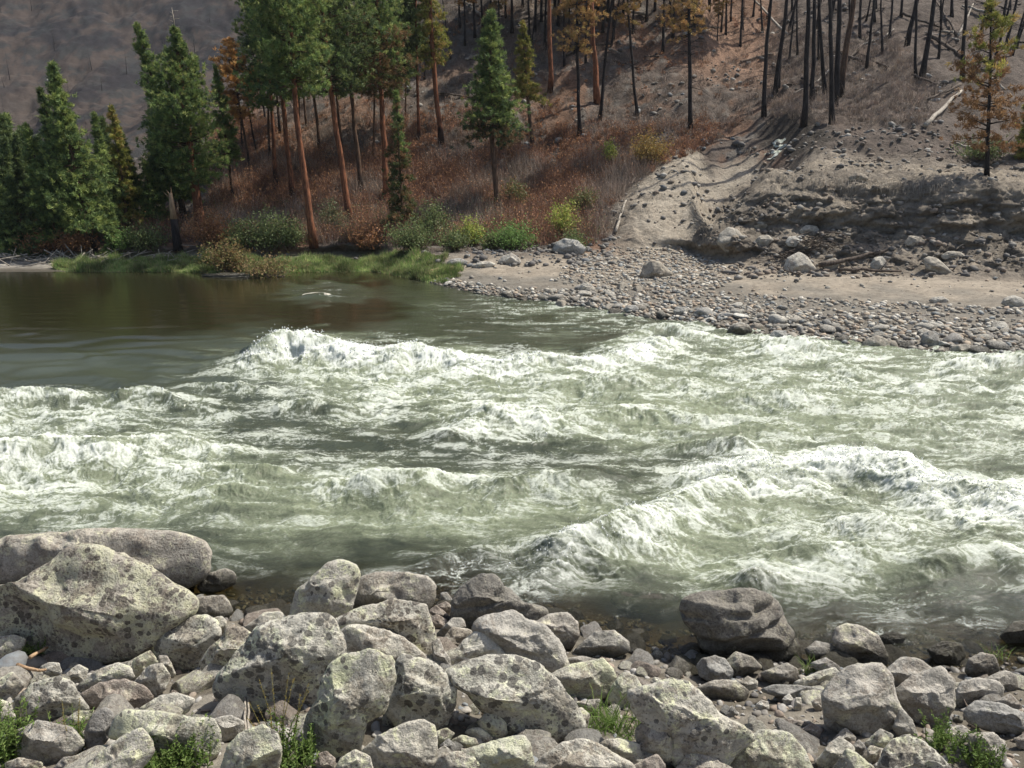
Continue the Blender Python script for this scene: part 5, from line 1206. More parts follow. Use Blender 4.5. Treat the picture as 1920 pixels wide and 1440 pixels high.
# dead spike on the stout pine
B = hit(379, 438); s0 = at(327, 60, B[1]); s1 = at(322, 14, B[1])
bg_ = Bag(); bg_.tube([s0, (s0 + s1) / 2 + [.05, 0, 0], s1], [.07, .05, .015], 6)
for k in range(7):
    o_ = s0 + (s1 - s0) * (.2 + .11 * k); a_ = k * 2.2; bg_.tube([o_, o_ + np.array([math.cos(a_), math.sin(a_), .15]) * .45], [.02, .006], 4)
sp_root = [o for o in bpy.data.objects if o.get('label', '').startswith('stout pine')][0]
me_ = bg_.mesh('dead_spike', M['wood_grey']); sp_o = link('dead_spike', me_, sp_root); sp_o.location = [-a for a in sp_root.location]
# broken snag, pale above and charred below
B = hit(335, 470); T_ = at(318, 350, B[1]); root = link('broken_snag', None, loc=B.tolist())
tag(root, 'broken dead snag, splintered and pale above, charred black below', 'snag')
v_ = T_ - B
lo_ = Bag(); lo_.tube([v_ * 0, v_ * .2, v_ * .5], [.36, .30, .24], 9, rough=.12); link('charred_base', lo_.mesh('charred_base', M['bark_burnt']), root)
hi_ = Bag(); hi_.tube([v_ * .49, v_ * .7, v_ * .9], [.235, .19, .12], 9, rough=.2)
hi_.tube([v_ * .84, v_ * 1.0 + [.1, 0, 0]], [.09, .01], 5); hi_.tube([v_ * .84, v_ * .96 + [-.3, 0, 0]], [.08, .01], 5); hi_.tube([v_ * .8, v_ * .93 + [-.55, 0, 0]], [.06, .01], 5)
link('pale_top', hi_.mesh('pale_top', M['wood_tan']), root)

# more trees that stand as look-alikes: build one of each kind, then copy the thing and its parts
def copy_thing(src, loc, sc, rz):
    r_ = src.copy(); COL.objects.link(r_); r_.location = loc; r_.scale = (sc, sc, sc); r_.rotation_euler = (0, 0, rz)
    for ch in list(src.children):
        c_ = ch.copy(); COL.objects.link(c_); c_.parent = r_
    return r_
def scatter_copies(src_args, spots, label, group, h0):
    protos = []
    for k, (kd, style, tint, bark, ntuft, bare, wpx) in enumerate(src_args):
        x_, row_ = spots[k][:2]; b3 = hit(x_, row_)
        o = tree(kd, (x_, row_), (x_, row_ - 100), .25 if style == 'fir' else .38, wpx, style, tint, bark, 5, label, H=h0, ntuft=ntuft, bare=bare, group=group, seed=300 + k, tsize=.38)
        o.scale = (spots[k][2],) * 3; protos.append(o)
    for k, (x_, row_, s_) in enumerate(spots[len(protos):]):
        b3 = hit(x_, row_)
        if b3 is None: continue
        o = copy_thing(protos[k % len(protos)], (b3[0], b3[1], b3[2] - .15), s_ * random.uniform(.85, 1.15), random.uniform(0, 6.28))
        o['label'] = label; o['group'] = group
random.seed(4)
sp1 = [(890,70,.9),(1015,40,1),(1130,60,1),(1200,12,1),(1262,70,.9),(1370,40,.8),(1040,16,1),(960,60,.9),(862,52,.8),(905,62,1),(948,34,.9),(1046,48,.9),(1068,96,.7),(1101,84,.9),(1003,60,1),(1150,74,.8),(1168,30,.9),(1212,40,.9),(1243,98,1),(1255,32,.8),(1187,62,.8),(1330,20,.7),(1098,118,.7),(1058,124,.8),(935,92,.7),(872,84,.8),(1021,92,.9),(1275,58,.8),(1352,60,.7),(1388,86,.8),(1140,40,.9),(980,12,.9),(1228,20,.9),(1085,20,.9),(920,14,.8),(1300,48,.9),(1345,76,.5),(1120,20,.8)]
scatter_copies([('dead_conifer','dead','scorch','bark_burnt',460,26,50),('dead_conifer','dead','dead','bark_burnt',480,20,56),('dead_conifer','dead','scorch','bark_burnt',380,40,50)], sp1,
               'thin scorched conifer with few tan needles, one of many high on the burnt slope', 'scorched conifers high on the burnt slope', 16)
sp2 = [(1595,60,.8),(1640,40,.9),(1668,70,.8),(1690,30,.9),(1765,60,.8),(1785,30,.9),(1840,60,.9),(1880,40,.8),(1905,90,.8),(1480,110,.7),(1430,60,.8),(1475,40,.8),(1655,100,.7),(1535,110,.7),(1760,110,.7),(1412,30,.7),(705,95,.9),(745,60,.9),(760,110,.8),(845,110,.7),(690,160,.8),(500,230,.7),(455,300,.6),(795,150,.7),(480,280,.6)]
sp2 += [(random.uniform(1410, 1915), random.uniform(15, 128), random.uniform(.6, .95)) for _ in range(14)] + [(random.uniform(860, 1400), random.uniform(5, 110), random.uniform(.6, .95)) for _ in range(10)]
scatter_copies([('burnt_pole','dead','scorch','bark_burnt',0,30,36),('burnt_pole','dead','scorch','bark_burnt',0,44,30)], sp2,
               'bare burnt pole of a tree, one of the black poles scattered up the slope', 'bare burnt poles scattered up the slope', 12)
sp3 = [(30,436,.8),(88,438,.95),(135,430,.8),(190,428,.7),(232,424,.75),(262,420,.8),(5,448,.8),(165,418,.8),(310,404,.7),(-30,440,1),(100,420,.8),(290,398,.7),(50,420,.8),(330,392,.6),(250,430,.6),(185,440,.7),(225,410,.8),(10,425,.9),(70,428,.9),(130,445,.75)]
scatter_copies([('conifer','fir','dark','bark_brown',900,0,60),('conifer','fir','fir','bark_brown',900,0,56)], sp3,
               'dark conifer filling the shaded stand behind the front trees on the left', 'dark conifers at the back of the left stand', 10.0)
sp4 = [(505,300,.9),(560,290,1),(600,280,1),(640,275,1),(745,270,.8),(700,300,.9),(575,240,1),(525,250,1),(760,220,.8)]
scatter_copies([('pine','pine','dark','bark_brown',1300,0,80),('pine','pine','pine','bark_brown',1200,0,80)], sp4,
               'pine at the back of the big stand, its crown merging with the others', 'pines at the back of the big stand', 19)

# ================================================================ brush, shrubs, grass
def plant_bag(bag, P0, h, w, cols, nst, nlf, lf, rs, twig=(.16, .12, .10), stemw=.012):
    kk_ = rs.uniform(.6, 1.35); cols = np.array(cols) * kk_; twig = np.array(twig) * kk_
    az = rs.uniform(0, 6.28, nst); el = rs.uniform(.55, 1.5, nst)
    D = np.stack([np.cos(az) * np.cos(el) * w / h, np.sin(az) * np.cos(el) * w / h, np.sin(el)], -1)
    L = h * rs.uniform(.5, 1.1, nst)
    C = P0 + rs.normal(scale=w * .22, size=(nst, 3)) * [1, 1, 0]
    V, F = blades(C, D, L, stemw, rs)
    bag.add(V, F, np.array(twig) * rs.uniform(.7, 1.3))
    if nlf:
        k = rs.randint(0, nst, nlf); s = rs.uniform(.3, 1.05, nlf)
        p = C[k] + D[k] * (L[k] * s)[:, None] + rs.normal(scale=.10 * w, size=(nlf, 3))
        p[:, 2] = np.maximum(p[:, 2], P0[2] + .03)
        d_ = rs.normal(size=(nlf, 3)); d_ /= np.linalg.norm(d_, axis=1)[:, None]
        V, F = blades(p, d_, lf * rs.uniform(.6, 1.3, nlf), lf * .34, rs)
        c = np.array(cols)[rs.randint(0, len(cols), nlf)] * rs.uniform(.75, 1.25, (nlf, 1))
        bag.add(V, F, np.repeat(c, 3, 0))
RUST = [(.42, .20, .095), (.36, .175, .09), (.46, .25, .12), (.28, .15, .09)]
TWIG = [(.33, .25, .20), (.39, .31, .25), (.25, .195, .165)]
YG = [(.36, .42, .09), (.28, .35, .08), (.44, .42, .12)]
OLV = [(.15, .19, .08), (.20, .23, .09), (.11, .15, .06)]
GRN = [(.17, .28, .08), (.22, .33, .10), (.12, .21, .06)]
rs = np.random.RandomState(77)
def brush_d(a, b, xy):
    d_ = sst(180, 270, b) * sst(490, 470, b) * (a > 395) * sst(1440, 1330, a) * (b < 460)
    lob = (a > 1130) & (b > np.interp(a, [1130, 1170, 1240, 1330, 1430], [440, 360, 310, 275, 200]))
    d_ = np.where(lob, 0, d_)
    left = (a < 400) * sst(395, 425, b) * (b < 470) * .6
    up_ = .18 * (b < 230) * (a > 480) * (a < 1440)
    rg2_ = .45 * (a > 1440) * (a < 1760) * (b > 60) * (b < 235)
    return np.maximum.reduce([d_, left, up_, rg2_])
bp = sample_zone(13000, brush_d, (-56, 38, 54, 104), 'far', 1.2)
bags = [Bag(), Bag()]
for P_ in bp:
    a, b = proj(P_); f = n2(P_[0] * .16, P_[1] * .16, 8) + rs.normal(scale=.28)
    h_ = (.45 + 1.7 * rs.rand() ** 2.2) * (1.15 if b > 300 else .7)
    rust = f > (-.12 if b > 230 else .25)
    if a > 1440: rust = False
    if b > 395 and rs.rand() < .22: c_ = OLV
    else: c_ = RUST if rust else TWIG
    plant_bag(bags[0 if rust else 1], P_ - [0, 0, .05], h_, h_ * .8, c_, 22, 44 if rust else 8, .10, rs, TWIG[rs.randint(3)] if not rust else (.26, .15, .11), .017)
tag(link('rust_brush', bags[0].mesh('rust_brush', M['twigs'], False)), 'thicket of rust red autumn brush covering the lower burnt slope', 'brush', kind='stuff')
tag(link('bare_brush', bags[1].mesh('bare_brush', M['twigs'], False)), 'thicket of bare grey brown twigs covering the burnt slope', 'brush', kind='stuff')
SHRUBS = [
 ((505,470),2.6,2.6,OLV,'large dull olive willow bush left of the nearest pine trunk',1),((455,468),1.9,2.0,OLV,'medium dull olive bush left of the large willow bush',1),
 ((548,466),2.0,1.7,OLV,'narrow dull olive bush touching the nearest pine trunk from the left',1),
 ((885,462),1.9,1.4,YG,'yellow green bush with orange twigs behind the grassy tip of the bank',1),((960,468),1.7,2.6,GRN,'wide mid green bush above the grey rocks behind the bar',1),
 ((1057,446),2.4,1.4,YG,'bright yellow green upright bush beside the big dark boulder',1),((1143,308),1.9,1.0,YG,'thin light green sapling in the rust brush below the scorched conifers',1),
 ((1218,312),2.5,2.2,[(.32,.20,.06),(.36,.25,.08),(.26,.2,.07)],'orange yellow autumn bush at the upper end of the grey mud',1),
 ((810,452),2.6,2.0,OLV,'tall olive bush in the rust brush above the grassy bank',1),((775,470),1.8,2.4,OLV,'low olive bush at the foot of the ragged small conifer',1),
 ((690,466),1.7,2.4,RUST,'rust brown bush between the dark crowned pine and the water',1),((400,462),2.4,2.4,RUST,'orange brown bush right of the broken snag',1),
 ((275,470),1.7,2.6,OLV,'olive bush left of the broken snag by the water',1),((235,472),1.5,1.8,GRN,'green bush beside the young light green conifer',1),
 ((75,474),1.3,2.6,RUST,'orange brown bush above the pale driftwood on the left',1),((145,470),1.4,2.4,RUST,'rusty bush under the tallest far left conifer',1),
 ((625,440),2.3,1.6,[(.13,.16,.08),(.16,.18,.09),(.19,.14,.08)],'pale green thin bush between the two nearest pine trunks',1),((965,392),2.2,1.6,[(.10,.14,.05),(.14,.16,.06),(.25,.16,.07)],'young half browned pine right of the lone bushy conifer trunk',1),
 ((1095,395),1.6,1.5,[(.18,.19,.07),(.14,.15,.06)],'faint yellowish bush in the rust brush above the bright upright bush',1),
 ((1075,470),1.3,1.5,OLV,'small dark bush overhanging the big dark boulder',1),((850,470),1.4,1.8,OLV,'low dark olive bush left of the yellow green one',1),((925,470),1.2,1.5,OLV,'small olive bush between the yellow green and the wide green bushes',1),
 ((432,506),2.0,2.2,[(.20,.15,.06),(.17,.17,.06),(.27,.17,.08)],'taller brown and green willow bush on the small spit',1),((500,512),1.1,2.6,[(.24,.19,.08),(.17,.18,.06),(.30,.2,.1)],'low tan and green willow bush at the end of the small spit',1),
 ((398,500),1.4,1.5,[(.20,.16,.06),(.14,.16,.05)],'brownish bush at the land side of the small spit',1),
 ((1845,300),1.4,2.4,OLV,'dark bush behind the foot of the half scorched pine',1),
]
for i, (pp, h_, w_, cols, lab, _) in enumerate(SHRUBS):
    B = hit(*pp) if lab.find('spit') < 0 else atz(pp[0], pp[1] + 6, .0)
    if B is None: continue
    w0 = atz(pp[0], pp[1], 0.0)
    rs_ = np.random.RandomState(i + 5); h_ *= 1.15; w_ *= 1.1
    root = link('shrub', None, loc=B.tolist()); tag(root, lab, 'shrub')
    nst = int(70 * w_); az = rs_.uniform(0, 6.28, nst); el = rs_.uniform(.5, 1.5, nst)
    D = np.stack([np.cos(az) * np.cos(el) * w_ / h_ * .9, np.sin(az) * np.cos(el) * w_ / h_ * .9, np.sin(el)], -1); L = h_ * rs_.uniform(.55, 1.08, nst)
    C = rs_.normal(scale=w_ * .12, size=(nst, 3)) * [1, 1, 0]
    sb_ = Bag(); V, F = blades(C, D, L, .016, rs_); sb_.add(V, F, (.15, .11, .085)); link('stems', sb_.mesh('stems', M['twigs'], False), root)
    nlf = int(1500 * w_ * h_ / 3); k = rs_.randint(0, nst, nlf); s = rs_.uniform(.3, 1.03, nlf)
    p = C[k] + D[k] * (L[k] * s)[:, None] + rs_.normal(scale=.07 * w_, size=(nlf, 3)); p[:, 2] = np.maximum(p[:, 2], .05)
    dd = rs_.normal(size=(nlf, 3)); dd /= np.linalg.norm(dd, axis=1)[:, None]
    fb_ = Bag(); V, F = blades(p, dd, .15 * rs_.uniform(.6, 1.3, nlf), .05, rs_)
    fb_.add(V, F, np.repeat(np.array(cols)[rs_.randint(0, len(cols), nlf)] * rs_.uniform(.75, 1.25, (nlf, 1)), 3, 0)); link('foliage', fb_.mesh('foliage', M['leaves'], False), root)
# small spit under the willow bushes
V, Fc = ICO[4]; c = atz(455, 518, 0); Vv = V * [2.6, .6, .2] * (1 + .3 * fbm3(V * 2.2, 4, 9))[:, None]
o = link('spit', np_mesh('spit', Vv, Fc, M['dark']), loc=(c[0], c[1], .0)); tag(o, 'small muddy spit under the willow bushes', 'spit', kind='structure')
# bank grass
def grass_d(a, b, xy):
    e = np.interp(a, [100, 160, 380, 540, 700, 840, 900], [498, 487, 484, 474, 470, 482, 492])
    jj = 45 * n2(xy[:, 0] * .7, xy[:, 1] * .7, 9)
    return (a > 120 + jj) * (a < 850 + jj) * (b > e) * (b < 530) * (.35 + .65 * (fbm2(xy[:, 0] * .5, xy[:, 1] * .5, 3, 4) > -.15))
gpz = sample_zone(22000, grass_d, (-44, 0, 43, 56), 'far', -.02)
rs = np.random.RandomState(12)
gb = Bag(); k = 7; n = len(gpz)
C = np.repeat(gpz, k, 0) + rs.normal(scale=.09, size=(n * k, 3)) * [1, 1, 0]
D = rs.normal(scale=.38, size=(n * k, 3)) + [0, 0, 1]; D /= np.linalg.norm(D, axis=1)[:, None]
tuf = .6 + 1.1 * fbm2(C[:, 0] * .8, C[:, 1] * .8, 3, 19)
V, F = blades(C, D, rs.uniform(.18, .60, n * k) * tuf.clip(.25, 1.6), .026, rs)
gc = np.array([(.27, .35, .12), (.21, .30, .09), (.35, .38, .17), (.14, .21, .07), (.38, .34, .18)])[rs.randint(0, 5, n)] * (1 + .8 * n2(gpz[:, 0] * .6, gpz[:, 1] * .6, 3))[:, None]
gb.add(V, F, np.repeat(np.repeat(gc, k, 0), 3, 0))
tag(link('bank_grass', gb.mesh('bank_grass', M['leaves'], False)), 'bright green grass and sedge along the far waterline', 'grass', kind='stuff')
# roots and dead grass hanging over the brow of the mud lobe
rb = Bag()
for cx0, cy0, sp_, nn_ in ((1485,330,26,60),(1540,338,34,110),(1580,344,24,90),(1640,345,28,80),(1700,350,26,70),(1745,348,22,40),(1520,325,30,50),(1405,285,18,50),(1175,395,26,90),(1150,420,20,60),(1225,370,18,30)):
    for _ in range(nn_):
        g = hit(cx0 + rs.normal() * sp_, cy0 + rs.normal() * 6)
        if g is None: continue
        L_ = rs.uniform(.35, 1.1); dx_ = rs.normal(scale=.22); p0 = g + [0, -.05, .12]
        rb.tube([p0, p0 + [dx_ * .3, -.22, .02], p0 + [dx_, -.34, -L_]], [.014, .011, .004], 3)
tag(link('hanging_roots', rb.mesh('hanging_roots', M['wood_grey'])), 'pale roots and dead grass hanging over the brow of the mud lobe', 'roots', kind='stuff')

# ================================================================ logs and driftwood
def log(name, a, b, r_px, mat, label, lift=.10, cat='log', twigs=0, ends=None, group=None):
    A = ends[0] if ends else hit(*a); B = ends[1] if ends else hit(*b)
    if A is None or B is None: return
    rs_ = np.random.RandomState(int(a[0]) + int(b[1]))
    r_ = r_px * .5 * A[1] / FPX
    A = A + [0, 0, lift + r_]; B = B + [0, 0, lift + r_ * .6]
    ts = np.linspace(0, 1, 9); pts = A + (B - A) * ts[:, None]; pts += rs_.normal(scale=r_ * .22, size=pts.shape)
    bag = Bag(); bag.tube(pts - A, r_ * (1 - .45 * ts), 8, rough=.12, seed=3)
    for _ in range(twigs):
        t_ = rs_.uniform(.2, .9); o_ = (B - A) * t_; d_ = rs_.normal(size=3); d_[2] = abs(d_[2]); d_ /= np.linalg.norm(d_)
        bag.tube([o_, o_ + d_ * rs_.uniform(.3, 1.0)], [r_ * .35, r_ * .08], 4)
    o = link(name, bag.mesh(name, M[mat]), loc=A.tolist()); tag(o, label, cat, group); return o
LOGS = [
 ((1733,242),(1803,174),9,'wood_grey','pale bare log slanting up the bank left of the half scorched pine',0),
 ((1848,293),(1783,270),7,'wood_grey','grey log lying across the bench behind the half scorched pine',3),
 ((1474,70),(1384,-30),5,'wood_grey','pale thin log high on the slope above the burnt clump',0),
 ((1794,70),(1755,6),5,'wood_dark','dark log slanting down to the right in the upper right slope',3),
 ((1796,72),(1824,10),4,'wood_grey','white thin log leaning up to the right in the upper right slope',0),
 ((1740,70),(1805,112),8,'wood_dark','thick dark fallen trunk above the pale bare log',5),
 ((1650,80),(1675,58),4,'wood_grey','short pale log in the middle of the right slope',0),
 ((1590,118),(1640,60),5,'wood_dark','dark fallen trunk right of the burnt clump',3),
 ((1560,130),(1530,158),4,'wood_grey','short pale log behind the feet of the burnt clump',0),
 ((1488,180),(1515,166),4,'wood_grey','short pale stick of a log left of the straight thick black trunk',0),
 ((1800,165),(1740,190),6,'wood_dark','dark log meeting the top of the pale bare log',4),
 ((1690,30),(1760,55),5,'wood_dark','dark fallen trunk near the top of the right slope',4),
 ((1610,40),(1660,15),5,'wood_dark','dark log near the frame top right of the burnt clump',4),
 ((1870,262),(1925,300),6,'wood_dark','dark log half hidden behind the half scorched pine',3),
 ((826,178),(896,188),4,'wood_dark','dark fallen log left of the lone bushy conifer',2),
 ((1060,108),(1100,92),4,'wood_dark','dark fallen log between the scorched trees in the upper middle',2),
 ((1150,118),(1205,134),5,'wood_dark','dark fallen trunk in the upper middle of the slope',3),
 ((650,256),(622,280),4,'wood_grey','grey log among the pines of the big stand',2),
 ((480,268),(502,258),4,'wood_grey','pale short log left of the big pine stand',0),
 ((1536,507),(1661,475),10,'wood_dark','long brown driftwood log lying slanted at the foot of the mud lobe',2),
 ((1570,512),(1690,514),7,'wood_dark','dark straight driftwood log flat on the sand below the slanted one',2),
 ((803,516),(850,506),8,'wood_tan','short debarked orange log at the tip of the bar',0),
 ((1440,503),(1500,520),4,'wood_dark','thin dark stick on the sand left of the big grey angular boulder',3),
 ((1155,440),(1172,380),6,'wood_grey','pale root stump standing in the mud below the hanging roots on the left',6),
]
for a, b, r_, mk, lab, tw in LOGS: log('log', a, b, r_, mk, lab, twigs=tw)
random.seed(9)
for _ in range(30):
    a_ = (random.uniform(1420, 1910), random.uniform(20, 175)) if _ < 22 else (random.uniform(860, 1380), random.uniform(30, 140))
    dx_ = random.choice((-1, 1)) * random.uniform(25, 70); dy_ = random.uniform(-28, 28)
    log('log', a_, (a_[0] + dx_, a_[1] + dy_), random.uniform(3, 6), random.choice(['wood_dark', 'wood_dark', 'bark_burnt', 'wood_grey']), 'fallen burnt log, one of those strewn over the upper slope', twigs=3, group='fallen logs strewn over the upper slope')
# the two tangles of sticks
def tangle(name, c_px, sx, n, mats, label, r_=.03, L0=1.4):
    g = hit(*c_px); rs_ = np.random.RandomState(int(c_px[0])); bag = Bag()
    for _ in range(n):
        x_ = g[0] + rs_.normal() * sx; y_ = g[1] + rs_.normal() * sx * .3; z_ = drop(x_, y_)
        if z_ is None: continue
        d_ = rs_.normal(size=3) * [1, .6, .28]; d_ /= np.linalg.norm(d_); L_ = L0 * rs_.uniform(.4, 1.2)
        p0 = np.array([x_, y_, z_ + rs_.uniform(.02, .32)]) - d_ * L_ / 2
        bag.tube([p0 - g, p0 - g + d_ * L_ * .5 + rs_.normal(scale=.05, size=3), p0 - g + d_ * L_], [r_, r_ * .8, r_ * .3], 5)
    o = link(name, bag.mesh(name, M[mats]), loc=g.tolist()); tag(o, label, 'driftwood', kind='stuff')
tangle('stick_tangle', (1515, 470), 1.3, 110, 'wood_dark', 'tangle of dark broken sticks piled by the grey angular boulder')
tangle('driftwood_pile', (70, 490), 3.2, 110, 'wood_grey', 'bleached driftwood poles heaped on the far left shore', .05, 2.6)
tangle('shore_sticks', (290, 484), 3.0, 60, 'wood_grey', 'bleached sticks along the far shore behind the grass', .035, 1.6)
# rubble along the foot of the bank
gp = sample_zone(420, lambda a, b, xy: (b > 440) * (b < 500) * (a > 870) * (a < 1150) * .8 + (b > 466) * (b < 492) * (a < 870) * .07, (-40, 8, 46, 58), 'far', .05)
rs = np.random.RandomState(3); gravel('bank_rubble', gp, .08 + .26 * rs.rand(len(gp)) ** 2, 1, PAL[[0, 2, 4, 7, 4]] * .75, 'grey broken rocks along the foot of the far bank')

# ================================================================ near plants and sticks
def weed(px, row, h, nst, kind, label, spread=.25, seed=0, cat='plant'):
    rs_ = np.random.RandomState(seed + 50)
    h *= (1.0 if kind == 'leafy' else 1.25); B = hit(px, row, 'near'); root = link({'gold': 'flower_stalks', 'grass': 'grass_tuft'}.get(kind, 'weed'), None, loc=B.tolist()); tag(root, label, cat)
    sb_, lb_ = Bag(), Bag()
    G1 = np.array([(.14, .22, .05), (.18, .27, .07), (.11, .17, .045), (.22, .29, .09)])
    for i in range(nst):
        if kind == 'grass':
            d_ = np.array([rs_.normal() * .5, rs_.normal() * .5, 1]); L_ = h * rs_.uniform(.4, 1.1); o_ = rs_.normal(size=3) * [spread, spread * .8, 0]
            d_ /= np.linalg.norm(d_); side = np.cross(d_, rs_.normal(size=3)); side /= np.linalg.norm(side); wd = .0045
            b_ = d_ * L_; m_ = o_ + b_ * .55; e_ = o_ + b_ + np.array([d_[0], d_[1], -.25]) * L_ * .4
            V = np.array([o_ + side * wd, o_ - side * wd, m_ - side * wd, m_ + side * wd, e_]); lb_.add(V, np.array([[0, 1, 2], [0, 2, 3], [3, 2, 4]]), G1[rs_.randint(4)] * rs_.uniform(.8, 1.2))
            continue
        a_ = rs_.uniform(0, 6.28); ln = rs_.uniform(.05, .45); L_ = h * rs_.uniform(.55, 1.05)
        o_ = np.array([math.cos(a_), math.sin(a_), 0]) * spread * rs_.rand()
        d_ = np.array([math.cos(a_) * ln, math.sin(a_) * ln, 1]); d_ /= np.linalg.norm(d_)
        pts = [o_, o_ + d_ * L_ * .5 + rs_.normal(scale=.012, size=3), o_ + d_ * L_ + rs_.normal(scale=.03, size=3)]
        sb_.tube(pts, [.0045, .0035, .0015], 5, (.16, .20, .06) if kind != 'gold' else (.22, .2, .08))
        nl = int(L_ / .012)
        t_ = rs_.uniform(.05, 1, nl); P_ = np.array([np.interp(t_, [0, .5, 1], [q[j] for q in pts]) for j in range(3)]).T
        d2 = rs_.normal(size=(nl, 3)); d2[:, 2] = np.abs(d2[:, 2]) * .5 + .15; d2 /= np.linalg.norm(d2, axis=1)[:, None]
        ll = (.055 if kind == 'leafy' else .04) * (1.15 - .6 * t_) * rs_.uniform(.6, 1.2, nl)
        if kind == 'gold':
            up_ = t_ > .55; ll = np.where(up_, .014, ll)
            c = np.where(up_[:, None], np.array([.38, .27, .06]), G1[rs_.randint(0, 4, nl)])
        else: c = G1[rs_.randint(0, 4, nl)]
        V, F = blades(P_, d2, ll, ll * (.2 if kind != 'gold' else .25), rs_); lb_.add(V, F, np.repeat(c * rs_.uniform(.8, 1.2, (nl, 1)), 3, 0))
        # leaves are lens shaped: a second blade folds back from the middle
        V2, F2 = blades(P_ + d2 * (ll * .9)[:, None], -d2, ll * .8, ll * .2, rs_); lb_.add(V2, F2, np.repeat(c, 3, 0))
    if sb_.n: link('stems', sb_.mesh('stems', M['leaves']), root)
    link('leaves', lb_.mesh('leaves', M['leaves'], False), root)
weed(68, 1240, .42, 26, 'leafy', 'dark green leafy weed at the foot of the biggest boulder', .18, 1)
weed(10, 1425, .55, 60, 'leafy', 'big bright green weed in the bottom left corner', .22, 2)
weed(345, 1440, .38, 46, 'leafy', 'bright green feathery weed in front of the wide green slab', .28, 3)
weed(295, 1445, .28, 26, 'leafy', 'low feathery weed left of the bright one in front of the slab', .18, 8)
weed(528, 1425, .62, 14, 'gold', 'clump of yellow flower stalks rising before the overhang of the humped boulder', .14, 4)
weed(560, 1432, .26, 40, 'leafy', 'leafy green growth around the foot of the yellow flower stalks', .20, 5)
weed(1143, 1372, .24, 420, 'grass', 'bright green grass tuft beside the very large undercut boulder', .22, 6, 'grass tuft')
weed(1765, 1410, .40, 34, 'leafy', 'light leafy weed in front of the round grey boulder on the right', .22, 7)
weed(1830, 1438, .34, 26, 'leafy', 'leafy weed at the bottom edge near the right corner', .18, 9)
weed(155, 1415, .5, 4, 'gold', 'single thin yellowish stalk between the rocks at lower left', .05, 10)
weed(1520, 1262, .22, 40, 'grass', 'small tuft of thin grass at the waterline right of the fluted boulder', .06, 11, 'grass tuft')
weed(1868, 1235, .30, 22, 'grass', 'few long grass blades by the knobbly boulder at the water', .06, 12, 'grass tuft')
weed(130, 1400, .3, 20, 'leafy', 'sparse green weed over the broad slanted spotted rock', .25, 13)
def stick(a, b, za, zb, r_, mk, name, label, cat):
    A = hit(*a, 'near') + [0, 0, za]; B = hit(*b, 'near') + [0, 0, zb]; rs_ = np.random.RandomState(int(a[0]))
    ts = np.linspace(0, 1, 6)[:, None]; pts = (B - A) * ts + rs_.normal(scale=r_ * .4, size=(6, 3)); bag = Bag(); bag.tube(pts, r_ * (1 - .35 * ts[:, 0]), 6, rough=.2)
    o = link(name, bag.mesh(name, M[mk]), loc=A.tolist()); tag(o, label, cat)
stick((62, 1262), (98, 1246), .22, .26, .022, 'wood_tan', 'wood_splinter', 'upper orange wood splinter on the pebbles at left', 'splinter')
stick((36, 1278), (92, 1283), .22, .18, .022, 'wood_tan', 'wood_splinter', 'lower orange wood splinter on the pebbles at left', 'splinter')
stick((462, 1400), (461, 1330), .10, .2, .014, 'wood_grey', 'stick', 'left of two grey sticks standing in the gap under the humped boulder', 'stick')
stick((468, 1402), (468, 1334), .10, .2, .014, 'wood_grey', 'stick', 'right of two grey sticks standing in the gap under the humped boulder', 'stick')
stick((1835, 1385), (1800, 1345), .1, .25, .012, 'wood_dark', 'stick', 'thin dark twig left of the long loaf shaped boulder', 'stick')
stick((770, 1358), (835, 1338), .35, .45, .006, 'wood_tan', 'stick', 'fine dry stalk lying across the gap below the round spotted boulder', 'stick')

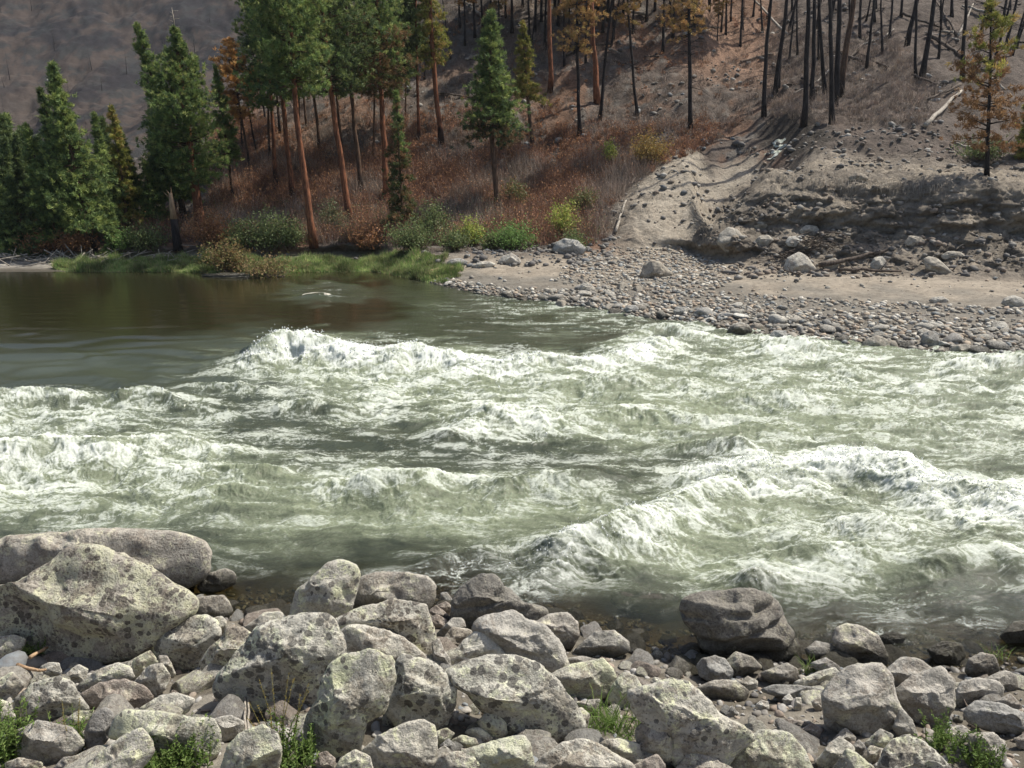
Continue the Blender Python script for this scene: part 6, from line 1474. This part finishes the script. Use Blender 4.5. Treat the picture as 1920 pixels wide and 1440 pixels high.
# ================================================================ stream in the gully
sv = []
ga, gb2 = hit(1443, 300), hit(1468, 262)
sd_ = np.cross((gb2 - ga) * [1, 1, 0], [0, 0, 1.0]); sd_ /= np.linalg.norm(sd_)
for i in range(40):
    c_ = ga + (gb2 - ga) * i / 39 + sd_ * .5 * math.sin(i * .33)
    for j in range(9):
        q_ = c_ + sd_ * (j - 4) * .085 * (.8 + .4 * math.sin(i * .9 + 1)); z_ = drop(q_[0], q_[1])
        sv.append([q_[0], q_[1], z_ + .10 + .05 * math.sin(i * 1.7 + j) - .02 * abs(j - 4)])
sv = np.array(sv)
st_ = np_mesh('stream', sv, grid_faces(40, 9), M['water'], True, {'foam': .25 + .6 * n2(sv[:, 0] * 3, sv[:, 1] * 3, 4), 'aer': np.full(len(sv), .7), 'depth': np.full(len(sv), 1.0), 'pool': np.zeros(len(sv))})
tag(link('stream', st_), 'small white cascade of a side stream coming down the gully behind the mud lobe', 'stream', kind='structure')

# far snags on the mountainside
HB = BVHTree.FromPolygons(H[::3, ::3].reshape(-1, 3).tolist(), grid_faces(*H[::3, ::3].shape[:2]).tolist())
fb = Bag(); rs = np.random.RandomState(44)
for _ in range(60):
    dv = Vector(rays(rs.uniform(-80, 560), rs.uniform(-30, 360))).normalized(); lc = HB.ray_cast(CAMP, dv)[0]
    if lc is None: continue
    p0 = np.array(lc) - [0, 0, .5]; hh_ = rs.uniform(4, 13)
    fb.tube([p0, p0 + [rs.normal() * .4, 0, hh_]], [.17, .05], 4)
    if rs.rand() < .5:
        for q in range(5): fb.tube([p0 + [0, 0, hh_ * (.3 + .13 * q)], p0 + [rs.normal() * 1.1, rs.normal() * .6, hh_ * (.36 + .13 * q)]], [.07, .02], 3)
tag(link('far_snags', fb.mesh('far_snags', M['bark_burnt'])), 'burnt trees dotted over the mountainside far beyond', 'far trees', kind='stuff')

# ================================================================ air: one closed box of thin even haze round everything
t = NT('haze_air')
pv = t.n('ShaderNodeVolumePrincipled'); pv.inputs['Color'].default_value = (0.80, 0.86, 0.95, 1); pv.inputs['Density'].default_value = 0.00012; pv.inputs['Anisotropy'].default_value = 0.3
t.l(pv.outputs[0], t.out.inputs['Volume']); hm = t.m
bm = bmesh.new(); bmesh.ops.create_cube(bm, size=1.0); me = bpy.data.meshes.new('haze'); bm.to_mesh(me); bm.free(); me.materials.append(hm)
hz_ = link('haze', me, loc=(0, 340, 132)); hz_.scale = (1300, 720, 272)
tag(hz_, 'thin pale haze in the valley air', 'haze', kind='stuff')
